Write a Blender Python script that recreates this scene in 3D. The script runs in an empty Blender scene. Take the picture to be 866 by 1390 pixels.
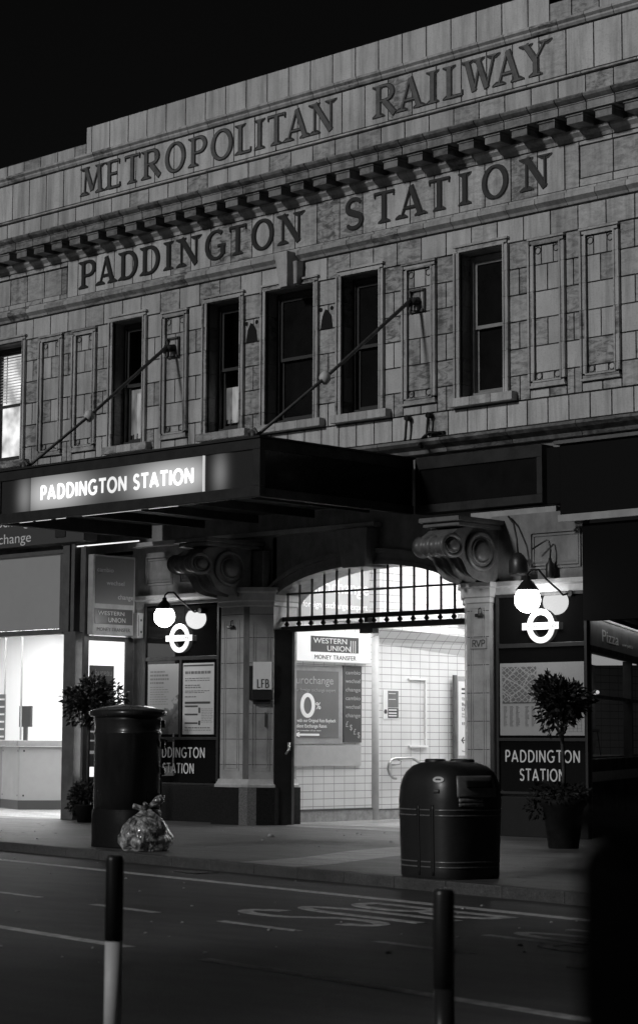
import bpy, math, random
from mathutils import Vector, Matrix
random.seed(7)
R=math.radians
S=bpy.context.scene
COL=S.collection
# ------------------------------------------------------------------ camera
W=bpy.data.worlds.new('World'); S.world=W; W.use_nodes=True
S.view_settings.view_transform='Standard'; S.view_settings.look='None'
S.view_settings.exposure=0; S.view_settings.gamma=1
th,pt,rl=R(43.765),R(6.972),R(.2265)
rt=Vector((math.cos(th),math.sin(th),0)); fw=Vector((-math.sin(th),math.cos(th),0)); up=Vector((0,0,1))
f2=fw*math.cos(pt)+up*math.sin(pt); u2=-fw*math.sin(pt)+up*math.cos(pt)
r3=rt*math.cos(rl)+u2*math.sin(rl); u3=-rt*math.sin(rl)+u2*math.cos(rl)
cd=bpy.data.cameras.new('camera'); cam=bpy.data.objects.new('camera',cd); COL.objects.link(cam)
m=Matrix((r3,u3,-f2)).transposed().to_4x4(); m.translation=Vector((26,-27.1,1.5)); cam.matrix_world=m
cd.sensor_fit='HORIZONTAL'; cd.sensor_width=24; cd.lens=2899.5/866*24; cd.shift_y=-45/866
cd.clip_start=.1; cd.clip_end=600
cd.dof.use_dof=True; cd.dof.focus_distance=36; cd.dof.aperture_fstop=cd.lens/1000/.02
S.camera=cam
try:
    S.cycles.use_denoising=True
except Exception: pass
# ------------------------------------------------------------------ world, sun
nt=W.node_tree; bg=nt.nodes['Background']
sky=nt.nodes.new('ShaderNodeTexSky'); sky.sky_type='NISHITA'; sky.sun_disc=False
sky.sun_elevation=R(25.5); sky.sun_rotation=R(193)
bw=nt.nodes.new('ShaderNodeRGBToBW'); nt.links.new(sky.outputs[0],bw.inputs[0])
nt.links.new(bw.outputs[0],bg.inputs[0]); bg.inputs[1].default_value=.0012
sd=bpy.data.lights.new('street_glow','SUN'); sd.energy=1.2; sd.angle=R(6); sd.color=(1,1,1)
so=bpy.data.objects.new('street_glow',sd); COL.objects.link(so)
so.rotation_euler=(-Vector((-.20,-.88,.43))).to_track_quat('-Z','Y').to_euler()
# ------------------------------------------------------------------ materials
def N(nt,t,**k):
    n=nt.nodes.new(t)
    for a,b in k.items(): setattr(n,a,b)
    return n
def mat(name,v=.2,rough=.5,metal=0,emit=0,spec=.5,var=0,vs=6,bump=0,bs=40,coat=0,attr=False,vscale=(1,1,1),trans=0):
    m=bpy.data.materials.new(name); m.use_nodes=True; t=m.node_tree; L=t.links.new
    b=t.nodes['Principled BSDF']
    b.inputs['Roughness'].default_value=rough; b.inputs['Metallic'].default_value=metal
    b.inputs['Specular IOR Level'].default_value=spec
    b.inputs['Base Color'].default_value=(v,v,v,1)
    if coat: b.inputs['Coat Weight'].default_value=coat; b.inputs['Coat Roughness'].default_value=.12
    if trans: b.inputs['Transmission Weight'].default_value=trans
    if emit:
        b.inputs['Emission Color'].default_value=(1,1,1,1); b.inputs['Emission Strength'].default_value=emit
    g=N(t,'ShaderNodeNewGeometry')
    mp=N(t,'ShaderNodeMapping'); mp.inputs['Scale'].default_value=vscale; L(g.outputs['Position'],mp.inputs[0])
    val=None
    if var:
        n=N(t,'ShaderNodeTexNoise'); n.inputs['Scale'].default_value=vs; n.inputs['Detail'].default_value=6
        n.inputs['Roughness'].default_value=.65; L(mp.outputs[0],n.inputs['Vector'])
        mr=N(t,'ShaderNodeMapRange'); mr.inputs[1].default_value=.3; mr.inputs[2].default_value=.7
        mr.inputs[3].default_value=v*(1-var); mr.inputs[4].default_value=v*(1+var); L(n.outputs['Fac'],mr.inputs[0]); val=mr.outputs[0]
        r2=N(t,'ShaderNodeMapRange'); r2.inputs[1].default_value=.3; r2.inputs[2].default_value=.7
        r2.inputs[3].default_value=min(1,rough*1.25); r2.inputs[4].default_value=rough*.8; L(n.outputs['Fac'],r2.inputs[0]); L(r2.outputs[0],b.inputs['Roughness'])
    if attr:
        a=N(t,'ShaderNodeAttribute'); a.attribute_name='tone'; sp=N(t,'ShaderNodeSeparateColor'); L(a.outputs['Color'],sp.inputs[0])
        mu=N(t,'ShaderNodeMath',operation='MULTIPLY'); L(sp.outputs[0],mu.inputs[0])
        if val: L(val,mu.inputs[1])
        else: mu.inputs[1].default_value=v
        # mottled weathering on tiles that carry dirt
        n=N(t,'ShaderNodeTexNoise'); n.inputs['Scale'].default_value=4.5; n.inputs['Detail'].default_value=7; n.inputs['Roughness'].default_value=.7; n.inputs['Distortion'].default_value=.6
        m2=N(t,'ShaderNodeMapping'); m2.inputs['Scale'].default_value=(1,1,2.6); m2.inputs['Rotation'].default_value=(0,.35,0); L(g.outputs['Position'],m2.inputs[0]); L(m2.outputs[0],n.inputs['Vector'])
        rr=N(t,'ShaderNodeMapRange'); rr.inputs[1].default_value=.44; rr.inputs[2].default_value=.60; rr.inputs[3].default_value=.12; rr.inputs[4].default_value=.80; L(n.outputs['Fac'],rr.inputs[0])
        dm=N(t,'ShaderNodeMath',operation='MULTIPLY'); L(rr.outputs[0],dm.inputs[0]); L(sp.outputs[1],dm.inputs[1])
        om=N(t,'ShaderNodeMath',operation='SUBTRACT'); om.inputs[0].default_value=1; L(dm.outputs[0],om.inputs[1])
        fm=N(t,'ShaderNodeMath',operation='MULTIPLY'); L(mu.outputs[0],fm.inputs[0]); L(om.outputs[0],fm.inputs[1]); val=fm.outputs[0]
        for (sc_,scl,lo,hi,p,q) in (((3.2,1,.28),1.6,.46,.66,1.0,.60),((1,1,1),.45,.35,.65,1.12,.80),((1,1,1.6),26,.50,.72,1.0,.72)):
            mq=N(t,'ShaderNodeMapping'); mq.inputs['Scale'].default_value=sc_; L(g.outputs['Position'],mq.inputs[0])
            nq=N(t,'ShaderNodeTexNoise'); nq.inputs['Scale'].default_value=scl; nq.inputs['Detail'].default_value=8; nq.inputs['Roughness'].default_value=.65; L(mq.outputs[0],nq.inputs['Vector'])
            rq=N(t,'ShaderNodeMapRange'); rq.inputs[1].default_value=lo; rq.inputs[2].default_value=hi; rq.inputs[3].default_value=p; rq.inputs[4].default_value=q; L(nq.outputs['Fac'],rq.inputs[0])
            fq=N(t,'ShaderNodeMath',operation='MULTIPLY'); L(val,fq.inputs[0]); L(rq.outputs[0],fq.inputs[1]); val=fq.outputs[0]
    if val: 
        cc=N(t,'ShaderNodeCombineColor'); [L(val,cc.inputs[i]) for i in range(3)]; L(cc.outputs[0],b.inputs['Base Color'])
    if bump:
        n=N(t,'ShaderNodeTexNoise'); n.inputs['Scale'].default_value=bs; n.inputs['Detail'].default_value=4; L(g.outputs['Position'],n.inputs['Vector'])
        bp=N(t,'ShaderNodeBump'); bp.inputs['Strength'].default_value=bump; bp.inputs['Distance'].default_value=.01
        L(n.outputs['Fac'],bp.inputs['Height']); L(bp.outputs[0],b.inputs['Normal'])
    return m
FAI=mat('glazed_faience',.54,.42,var=.14,vs=2.2,attr=True,bump=.25,bs=9,vscale=(1,1,.5))
FAD=mat('weathered_faience',.27,.45,var=.35,vs=5,attr=True,bump=.4,bs=12,vscale=(1,1,.45))
MORT=mat('dark_mortar',.010,.9,var=.4)
LETM=mat('dark_glazed_letter',.032,.35,var=.35,vs=7,attr=False,bump=.3,bs=14)
DARKP=mat('black_paint',.014,.45,spec=.25,var=.4,vs=3,bump=.08,bs=20)
DARKM=mat('dark_metal',.03,.42,metal=.3,var=.4,vs=8)
GREYP=mat('grey_painted_metal',.10,.5,var=.35,vs=3)
LGREY=mat('pale_grey_paint',.32,.55,var=.2,vs=4)
WHITE=mat('white_paint',.75,.5,var=.06,vs=3)
GLOSSB=mat('black_vitreous_enamel',.006,.035,spec=.38,bump=.012,bs=1.2)
GLASSD=mat('dark_window_glass',.010,.12,spec=.25,var=.4,vs=1.5)
GRAN=mat('polished_granite',.012,.4,spec=.2,var=.8,vs=38,bump=.05)
GRANL=mat('lit_corner_granite',.12,.45,var=.6,vs=45)
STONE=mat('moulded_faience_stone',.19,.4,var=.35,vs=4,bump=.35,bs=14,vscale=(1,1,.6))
SASHD=mat('dark_sash_paint',.035,.45,var=.3)
SASHL=mat('pale_sash_paint',.24,.55,var=.25,vs=5)
PAPER=mat('poster_paper',.52,.5,spec=.3,var=.05,vs=2)
INK=mat('poster_ink',.06,.4); MIDG=mat('mid_grey_print',.16,.35,var=.15,vs=3); SIGNG=mat('grey_sign_face',.14,.3,var=.06,vs=1)
TXTW=mat('white_lettering',.75,.4,emit=.0); TXTG=mat('pale_grey_lettering',.45,.4)
GLOBE=mat('lit_opal_glass',.8,.3,emit=20)
HOT=mat('lit_ceiling_panel',.8,.5,emit=19); HOT2=mat('lit_shop_light',.8,.5,emit=12)
TXTLIT=mat('lit_lettering',.8,.5,emit=1.6); BOXLIT=mat('lit_sign_face',.7,.4,emit=.55)
ROUND=mat('lit_roundel_glass',.8,.25,emit=.5)
PCOVER=mat('clear_poster_cover',.5,.1)
def tilemat(name,v,axis,px,pz,ln=.055):
    m=mat(name,v,.25,bump=0); t=m.node_tree; L=t.links.new; b=t.nodes['Principled BSDF']
    g=N(t,'ShaderNodeNewGeometry'); s=N(t,'ShaderNodeSeparateXYZ'); L(g.outputs['Position'],s.inputs[0])
    outs=[]
    for ax,p in ((axis,px),('Z',pz)):
        d=N(t,'ShaderNodeMath',operation='DIVIDE'); L(s.outputs[ax],d.inputs[0]); d.inputs[1].default_value=p
        f=N(t,'ShaderNodeMath',operation='FRACT'); L(d.outputs[0],f.inputs[0])
        c=N(t,'ShaderNodeMath',operation='LESS_THAN'); L(f.outputs[0],c.inputs[0]); c.inputs[1].default_value=.012/p
        outs.append(c.outputs[0])
    mx=N(t,'ShaderNodeMath',operation='MAXIMUM'); L(outs[0],mx.inputs[0]); L(outs[1],mx.inputs[1])
    mr=N(t,'ShaderNodeMapRange'); mr.inputs[3].default_value=v; mr.inputs[4].default_value=v*.42; L(mx.outputs[0],mr.inputs[0])
    n=N(t,'ShaderNodeTexNoise'); n.inputs['Scale'].default_value=1.7; L(g.outputs['Position'],n.inputs['Vector'])
    m3=N(t,'ShaderNodeMapRange'); m3.inputs[3].default_value=.8; m3.inputs[4].default_value=1.08; L(n.outputs['Fac'],m3.inputs[0])
    mu=N(t,'ShaderNodeMath',operation='MULTIPLY'); L(mr.outputs[0],mu.inputs[0]); L(m3.outputs[0],mu.inputs[1])
    cc=N(t,'ShaderNodeCombineColor'); [L(mu.outputs[0],cc.inputs[i]) for i in range(3)]; L(cc.outputs[0],b.inputs['Base Color'])
    return m
HTILE=tilemat('white_wall_tile_side',.72,'Y',.28,.137); HTILEX=tilemat('white_wall_tile_back',.72,'X',.28,.137)
# ------------------------------------------------------------------ mesh builder
class MB:
    def __init__(s): s.v=[];s.f=[];s.t=[];s.sm=[]
    def face(s,idx,tone=(1,0),sm=False): s.f.append(idx); s.t.append(tone); s.sm.append(sm)
    def hexa(s,p,tone=(1,0)):
        b=len(s.v); s.v+=p
        for q in ((0,3,2,1),(4,5,6,7),(0,1,5,4),(1,2,6,5),(2,3,7,6),(3,0,4,7)): s.face([b+i for i in q],tone)
    def box(s,x0,x1,y0,y1,z0,z1,tone=(1,0)):
        s.hexa([(x0,y0,z0),(x1,y0,z0),(x1,y1,z0),(x0,y1,z0),(x0,y0,z1),(x1,y0,z1),(x1,y1,z1),(x0,y1,z1)],tone); return s
    def tile(s,x0,x1,z0,z1,y,d=.05,tone=(1,0),c=.009):
        dk=(tone[0]*.42,1)
        # front face at y, chamfered edges
        b=len(s.v)
        s.v+=[(x0,y+d,z0),(x1,y+d,z0),(x1,y+d,z1),(x0,y+d,z1),(x0,y+c,z0),(x1,y+c,z0),(x1,y+c,z1),(x0,y+c,z1),(x0+c,y,z0+c),(x1-c,y,z0+c),(x1-c,y,z1-c),(x0+c,y,z1-c)]
        for i in range(4):
            j=(i+1)%4; s.face([b+i,b+j,b+4+j,b+4+i],dk); s.face([b+4+i,b+4+j,b+8+j,b+8+i],dk)
        s.face([b+8,b+9,b+10,b+11],tone)
    def extr(s,poly,fr,w0,w1,tone=(1,0)):
        o,xd,ud=fr; nd=xd.cross(ud); b=len(s.v); n=len(poly)
        for w in (w0,w1):
            for (u,v) in poly: s.v.append(tuple(o+xd*u+ud*v+nd*w))
        s.face([b+n+i for i in range(n)],tone); s.face([b+n-1-i for i in range(n)],tone)
        for i in range(n):
            j=(i+1)%n; s.face([b+i,b+j,b+n+j,b+n+i],tone)
        return s
    def tube(s,pts,r,n=10,cap=True,tone=(1,0)):
        pts=[Vector(p) for p in pts]; b=len(s.v); k=len(pts)
        rr=r if isinstance(r,(list,tuple)) else [r]*k
        pd=None
        for i,p in enumerate(pts):
            d=(pts[min(i+1,k-1)]-pts[max(i-1,0)]).normalized()
            if pd is None:
                a=d.cross(Vector((0,0,1))); 
                if a.length<.05: a=d.cross(Vector((1,0,0)))
            else: a=pa-d*pa.dot(d)
            a.normalize(); pa=a; pd=d; c=d.cross(a)
            for j in range(n):
                q=2*math.pi*j/n; s.v.append(tuple(p+(a*math.cos(q)+c*math.sin(q))*rr[i]))
        for i in range(k-1):
            for j in range(n):
                j2=(j+1)%n; s.face([b+i*n+j,b+i*n+j2,b+(i+1)*n+j2,b+(i+1)*n+j],tone,True)
        if cap: s.face([b+j for j in range(n)][::-1],tone); s.face([b+(k-1)*n+j for j in range(n)],tone)
        return s
    def lathe(s,prof,c,n=48,sx=1,sy=1,rot=0,ex=2,tone=(1,0),sm=True,cap=True):
        b=len(s.v); c=Vector(c)
        for (r,z) in prof:
            for j in range(n):
                q=2*math.pi*j/n; cx,sn=math.cos(q),math.sin(q)
                x=math.copysign(abs(cx)**(2/ex),cx)*sx*r; y=math.copysign(abs(sn)**(2/ex),sn)*sy*r
                s.v.append((c.x+x*math.cos(rot)-y*math.sin(rot),c.y+x*math.sin(rot)+y*math.cos(rot),c.z+z))
        for i in range(len(prof)-1):
            for j in range(n):
                j2=(j+1)%n; s.face([b+i*n+j,b+i*n+j2,b+(i+1)*n+j2,b+(i+1)*n+j],tone,sm)
        if cap: s.face([b+j for j in range(n)][::-1],tone); s.face([b+(len(prof)-1)*n+j for j in range(n)],tone)
        return s
    def sphere(s,c,r,n=32,m=18):
        prof=[(max(1e-4,math.sin(math.pi*i/m))*1.0,-math.cos(math.pi*i/m)) for i in range(m+1)]
        return s.lathe([(a*r,z*r) for a,z in prof],c,n,cap=False)
    def build(s,name,m,parent=None,org=None,bevel=0,label=None):
        o0=Vector(org) if org is not None else (BASE.get(parent.name,Vector((0,0,0))) if parent else Vector((0,0,0)))
        me=bpy.data.meshes.new(name); me.from_pydata([tuple(Vector(v)-o0) for v in s.v],[],s.f); me.update()
        ca=me.color_attributes.new('tone','FLOAT_COLOR','CORNER')
        data=[]
        for p,t in zip(me.polygons,s.t):
            for _ in range(p.loop_total): data+=[t[0],t[1],0,1]
        ca.data.foreach_set('color',data)
        me.polygons.foreach_set('use_smooth',s.sm)
        me.materials.append(m)
        o=bpy.data.objects.new(name,me); COL.objects.link(o); BASE[o.name]=o0
        if parent: o.parent=parent
        else: o.location=o0
        if bevel:
            bm=o.modifiers.new('bevel','BEVEL'); bm.width=bevel; bm.segments=2; bm.limit_method='ANGLE'; bm.angle_limit=R(40)
        if label: o['label']=label
        return o
BASE={}
def thing(name,label,cat,loc,group=None):
    o=bpy.data.objects.new(name,None); COL.objects.link(o); o.location=loc; BASE[o.name]=Vector(loc)
    o.empty_display_size=.2; o['label']=label; o['category']=cat
    if group: o['group']=group
    return o
def tag(o,label,cat,group=None):
    o['label']=label; o['category']=cat
    if group: o['group']=group
    return o
def struct(o): o['kind']='structure'; return o
def B(*a,**k): 
    mb=MB(); mb.box(*a,**k); return mb
V=Vector
FACE=lambda x,y,z: (V((x,y,z)),V((1,0,0)),V((0,0,1)))      # seen from the street
SIDE=lambda x,y,z: (V((x,y,z)),V((0,1,0)),V((0,0,1)))      # seen from the right (+X)
def text(body,fr,h,w=None,m=None,parent=None,name='lettering',lift=.004,align='LEFT',spacing=1.0):
    c=bpy.data.curves.new(name,'FONT'); c.body=body; c.size=h/.72; c.align_x=align; c.extrude=.0015; c.space_character=spacing; c.resolution_u=4
    o=bpy.data.objects.new(name,c); COL.objects.link(o)
    bpy.context.view_layer.update()
    dg=bpy.context.evaluated_depsgraph_get(); me=bpy.data.meshes.new_from_object(o.evaluated_get(dg))
    COL.objects.unlink(o); bpy.data.objects.remove(o)
    xs=[v.co.x for v in me.vertices]; sc=1
    if w and xs: sc=w/(max(xs)-min(xs))
    og,xd,ud=fr; nd=xd.cross(ud); base=BASE.get(parent.name,V((0,0,0))) if parent else V((0,0,0))
    for v in me.vertices:
        v.co=og+xd*(v.co.x*sc)+ud*v.co.y+nd*(v.co.z+lift)-base
    me.materials.clear(); me.materials.append(m or TXTW); me.name=name
    ob=bpy.data.objects.new(name,me); COL.objects.link(ob); BASE[ob.name]=base
    if parent: ob.parent=parent
    return ob
# ------------------------------------------------------------------ drawn alphabet
def arc(cx,cy,rx,ry,a0,a1,n=14): return [(cx+rx*math.cos(R(a0+(a1-a0)*i/n)),cy+ry*math.sin(R(a0+(a1-a0)*i/n))) for i in range(n+1)]
GL={
'M':[('t',[(.09,0),(.15,1)]),('T',[(.15,1),(.5,.12)]),('t',[(.5,.12),(.85,1)]),('T',[(.85,1),(.91,0)])],
'E':[('T',[(.14,0),(.14,1)]),('t',[(.14,.975),(.9,.975)]),('t',[(.14,.52),(.74,.52)]),('t',[(.14,.025),(.97,.025)])],
'F':[('T',[(.14,0),(.14,1)]),('t',[(.14,.975),(.95,.975)]),('t',[(.14,.5),(.8,.5)])],
'T':[('T',[(.5,0),(.5,1)]),('t',[(0,.975),(1,.975)])],
'R':[('T',[(.14,0),(.14,1)]),('t',[(.14,.975),(.5,.975)]),('A',arc(.48,.735,.36,.24,90,-90)),('t',[(.5,.495),(.14,.495)]),('T',[(.42,.5),(.97,0)])],
'P':[('T',[(.14,0),(.14,1)]),('t',[(.14,.975),(.5,.975)]),('A',arc(.5,.715,.40,.26,90,-90)),('t',[(.5,.455),(.14,.455)])],
'B':[('T',[(.14,0),(.14,1)]),('t',[(.14,.975),(.5,.975)]),('A',arc(.48,.745,.34,.23,90,-90)),('t',[(.5,.515),(.14,.515)]),('A',arc(.5,.27,.4,.245,90,-90)),('t',[(.5,.025),(.14,.025)])],
'O':[('A',arc(.5,.5,.44,.49,90,450,36))],
'L':[('T',[(.14,0),(.14,1)]),('t',[(.14,.025),(.97,.025)])],
'I':[('T',[(.5,0),(.5,1)])],
'A':[('t',[(.04,0),(.47,1)]),('T',[(.47,1),(.93,0)]),('t',[(.18,.3),(.78,.3)])],
'N':[('t',[(.11,0),(.11,1)]),('T',[(.11,1),(.89,0)]),('t',[(.89,1),(.89,0)])],
'W':[('T',[(.03,1),(.28,.02)]),('t',[(.28,.02),(.5,.95)]),('T',[(.42,.95),(.72,.02)]),('t',[(.72,.02),(.97,1)])],
'V':[('T',[(.03,1),(.5,.02)]),('t',[(.5,.02),(.97,1)])],
'U':[('T',[(.12,1),(.12,.4)]),('A',arc(.5,.4,.38,.375,180,360)),('T',[(.88,.4),(.88,1)])],
'Y':[('T',[(.05,1),(.5,.47)]),('t',[(.95,1),(.5,.47)]),('T',[(.5,.5),(.5,0)])],
'D':[('T',[(.14,0),(.14,1)]),('t',[(.14,.975),(.42,.975)]),('A',arc(.4,.5,.53,.475,90,-90,20)),('t',[(.42,.025),(.14,.025)])],
'G':[('A',arc(.52,.5,.46,.485,52,318,26)),('T',[(.86,.12),(.86,.46)]),('t',[(.6,.455),(1.0,.455)])],
'S':[('A',arc(.5,.745,.37,.235,25,225,14)+[(.5,.5)]+arc(.48,.255,.40,.235,45,-155,14))],
}
SERIF={'M':[(.09,0),(.91,0),(.1,1),(.9,1)],'E':[(.14,0),(.14,1)],'R':[(.14,0),(.14,1)],'P':[(.14,0),(.14,1)],'L':[(.14,0),(.14,1)],'I':[(.5,0),(.5,1)],'A':[(.04,0),(.93,0)],
 'N':[(.11,0),(.09,1),(.89,1)],'W':[(.04,1),(.95,1),(.42,1)],'Y':[(.06,1),(.94,1),(.5,0)],'D':[(.14,0),(.14,1)],'T':[(.5,0)]}
def letter(mb,ch,u0,u1,v0,v1,fr,T,t,depth,serif=False,base=0):
    w,h=u1-u0,v1-v0; k=0
    def P(p): return (u0+p[0]*w,v0+p[1]*h)
    for kind,pts in GL[ch]:
        Q=[V(P(p)) for p in pts]; n=len(Q); closed=(Q[0]-Q[-1]).length<1e-5
        L,Rr=[],[]
        for i in range(n):
            if closed: d=Q[(i+1)%(n-1)]-Q[(i-1)%(n-1)]
            else: d=Q[min(i+1,n-1)]-Q[max(i-1,0)]
            d.normalize(); nn=V((-d.y,d.x))
            if kind=='A':
                wd=(t+(T-t)*abs(d.y)**1.3) if ch!='S' else (t+(T-t)*abs(d.x)**1.2*.8+ (T-t)*.2)
                if ch=='S' : 
                    mid=1-abs(i/(n-1)-.5)*2; wd=t+(T-t)*min(1,mid*1.25)
            else: wd=T if kind=='T' else t
            L.append(Q[i]+nn*wd/2); Rr.append(Q[i]-nn*wd/2)
        b=len(mb.v); k+=1; w1=base+depth+.0006*k
        o,xd,ud=fr; nd=xd.cross(ud)
        for arr,ww in ((L,base),(Rr,base),(L,w1),(Rr,w1)):
            for q in arr: mb.v.append(tuple(o+xd*q.x+ud*q.y+nd*ww))
        for i in range(n-1):
            a,c,e,g=b+i,b+n+i,b+2*n+i,b+3*n+i
            mb.face([e,g,g+1,e+1]); mb.face([a,e,e+1,a+1]); mb.face([g,c,c+1,g+1])
        if not closed:
            mb.face([b,b+n,b+3*n,b+2*n]); mb.face([b+n-1,b+3*n-1,b+4*n-1,b+2*n-1])
    if serif:
        sh=t*.55; sw=T*1.15
        for (x,y) in SERIF.get(ch,[]):
            q=V(P((x,y))); k+=1
            if y==0: pl=[(q.x-sw,q.y-sh*.3),(q.x+sw,q.y-sh*.3),(q.x+sw,q.y+sh*.5),(q.x+T*.5,q.y+sh*1.8),(q.x-T*.5,q.y+sh*1.8),(q.x-sw,q.y+sh*.5)]
            else: pl=[(q.x-sw,q.y-sh*.5),(q.x-T*.5,q.y-sh*1.8),(q.x+T*.5,q.y-sh*1.8),(q.x+sw,q.y-sh*.5),(q.x+sw,q.y+sh*.3),(q.x-sw,q.y+sh*.3)]
            mb.extr(pl,fr,base,base+depth+.0006*k)
        for (x,dx) in {'T':((.03,1),(.97,-1)),'E':((.9,-1),(.97,1)),'L':((.95,1),)}.get(ch,()):
            vy=1 if (ch=='T' or x==.9) else 0; q=V(P((x,vy))); k+=1; sg=-1 if vy else 1
            mb.extr([(q.x-t*.45,q.y),(q.x+t*.45,q.y),(q.x+t*.4,q.y+sg*h*.17),(q.x-t*.1,q.y+sg*h*.17)] if sg>0 else [(q.x-t*.1,q.y-h*.17),(q.x+t*.3,q.y-h*.17),(q.x+t*.45,q.y),(q.x-t*.45,q.y)],fr,base,base+depth+.0006*k)
WID={'M':1.0,'E':.62,'T':.75,'R':.72,'P':.65,'O':1.0,'L':.6,'I':.2,'A':.88,'N':.86,'D':.86,'G':.98,'S':.62,'F':.6,'B':.68,'V':.85,'U':.8,'Y':.8,'W':1.2,' ':.38}
def word(body,u0,u1,v0,v1,fr,T,m,parent,depth=.004,name='lettering',t=None):
    gap=.2; tot=sum(WID[c] for c in body)+gap*(len(body)-1); sc=(u1-u0)/tot; u=u0; mb=MB()
    for c in body:
        w=WID[c]*sc
        if c!=' ': letter(mb,c,u,u+w,v0,v1,fr,T,t or T,depth,base=.002)
        u+=w+gap*sc
    return mb.build(name,m,parent)
# ================================================================== GROUND
kd=V((.983,-.186,0)).normalized(); kn=V((-kd.y,kd.x,0))    # kn points to the building
K0=V((0.9,-7.5,0))
def strip(p,a,b,w,z0,z1,mb=None):
    mb=mb or MB(); A=p+kd*a; Bq=p+kd*b
    mb.hexa([tuple(A-kn*w/2+V((0,0,z0))),tuple(Bq-kn*w/2+V((0,0,z0))),tuple(Bq+kn*w/2+V((0,0,z0))),tuple(A+kn*w/2+V((0,0,z0))),
             tuple(A-kn*w/2+V((0,0,z1))),tuple(Bq-kn*w/2+V((0,0,z1))),tuple(Bq+kn*w/2+V((0,0,z1))),tuple(A+kn*w/2+V((0,0,z1)))]); return mb
def groundmat(name,v,rough,streak=True):
    m=mat(name,v,rough,bump=.8,bs=60); t=m.node_tree; L=t.links.new; b=t.nodes['Principled BSDF']
    g=N(t,'ShaderNodeNewGeometry'); out=None
    for sc,lo,hi,st in ((.35,.6,1.3,(1,1,1)),(2.2,.6,1.3,(.5,1.8,1)),(14,.8,1.15,(1,1,1)),(75,.45,1.6,(1,1,1))):
        mp=N(t,'ShaderNodeMapping'); mp.inputs['Scale'].default_value=st; L(g.outputs['Position'],mp.inputs[0])
        n=N(t,'ShaderNodeTexNoise'); n.inputs['Scale'].default_value=sc; n.inputs['Detail'].default_value=5; L(mp.outputs[0],n.inputs['Vector'])
        r=N(t,'ShaderNodeMapRange'); r.inputs[1].default_value=.3; r.inputs[2].default_value=.7; r.inputs[3].default_value=lo; r.inputs[4].default_value=hi; L(n.outputs['Fac'],r.inputs[0])
        if out is None: out=r.outputs[0]
        else:
            mu=N(t,'ShaderNodeMath',operation='MULTIPLY'); L(out,mu.inputs[0]); L(r.outputs[0],mu.inputs[1]); out=mu.outputs[0]
    mu=N(t,'ShaderNodeMath',operation='MULTIPLY'); L(out,mu.inputs[0]); mu.inputs[1].default_value=v
    cc=N(t,'ShaderNodeCombineColor'); [L(mu.outputs[0],cc.inputs[i]) for i in range(3)]; L(cc.outputs[0],b.inputs['Base Color'])
    return m
ASPH=groundmat('asphalt',.045,.62); PAVE=groundmat('pavement_asphalt',.082,.55); PAVL=groundmat('pale_paving_slab',.24,.5); KERB=groundmat('granite_kerb',.055,.6)
LINE=mat('worn_road_paint',.42,.7,var=.5,vs=9); LINE2=mat('thin_worn_road_paint',.36,.7,var=.6,vs=8)
mb=MB(); mb.face([0,1,2,3]); mb.v=[(-250,-250,-.12),(250,-250,-.12),(250,250,-.12),(-250,250,-.12)]
struct(mb.build('road',ASPH))
# pavement slab up to the building, its street edge follows the kerb
a=K0-kd*60; b=K0+kd*60; mb=MB()
a0=a+kn*.15; b0=b+kn*.15
pts=[a0,b0,b0+V((0,60,0)),a0+V((0,60,0))]
mb.v=[(p.x,p.y,-.13) for p in pts]+[(p.x,p.y,0) for p in pts]
for q in ((4,5,6,7),(0,1,5,4),(1,2,6,5),(2,3,7,6),(3,0,4,7)): mb.face(list(q))
struct(mb.build('pavement',PAVE))
mb=MB(); x=-40
while x<40:
    l=.9+random.random()*.06; p=K0+kn*.072
    strip(p,x,x+l,.15,-.14,.004+random.uniform(-.003,.003),mb); x+=l+.004
struct(mb.build('kerb',KERB,bevel=.012))
# pale paving patches
def ground_poly(pts,z,mb): 
    b=len(mb.v); mb.v+=[(x,y,z) for x,y in pts]; mb.face([b+i for i in range(len(pts))])
mb=MB()
ground_poly([(5.6,-3.9),(6.9,-5.0),(7.35,-6.3),(8.0,-8.1),(8.1,-8.8),(6.9,-8.55),(6.7,-7.2),(6.0,-5.6)],.004,mb)
ground_poly([(-1.2,.6),(3.6,.6),(3.6,-.5),(-.4,-.35)],.004,mb)
ground_poly([(-12,-1.1),(-5.5,-1.1),(-5.7,-1.6),(-12,-1.6)],.004,mb)
struct(mb.build('paving_slabs',PAVL))
# painted lines
mb=MB(); P=V((2.75,-9.02,0)); x=-30
strip(P,-30,40,.16,-.118,-.116,mb); struct(mb.build('edge_line',LINE))
mb=MB(); P=V((11,-15.42,0)); strip(P,-30,2.2,.13,-.118,-.116,mb); strip(P,3.3,30,.13,-.118,-.116,mb); struct(mb.build('lane_line',LINE))
mb=MB(); P=V((8.54,-12.99,0))
for i in range(-8,10): strip(P+kd*(2.31*i),-1.2,0,.1,-.118,-.1165,mb)
struct(mb.build('bay_line',LINE2))
def roadword(body,o,hgt,w,T,t):
    # letters read by traffic moving to the right: up = kd, left to right = away from the building
    fr=(V((o[0],o[1],-.1185)),-kn,kd); mb=MB(); n=len(body); wd=w/(n+(n-1)*.22)
    for i,c in enumerate(body): letter(mb,c,i*wd*1.22,i*wd*1.22+wd,0,hgt,fr,T,t,.002)
    # frame normal must be +Z
    return mb
mb=roadword('BUS',(11.45,-10.98),2.1,1.88,.12,.18); struct(mb.build('road_marking_word',LINE2))
mb=roadword('STOP',(14.75,-11.3),2.1,2.1,.10,.16); struct(mb.build('road_marking_word',LINE2))
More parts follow.
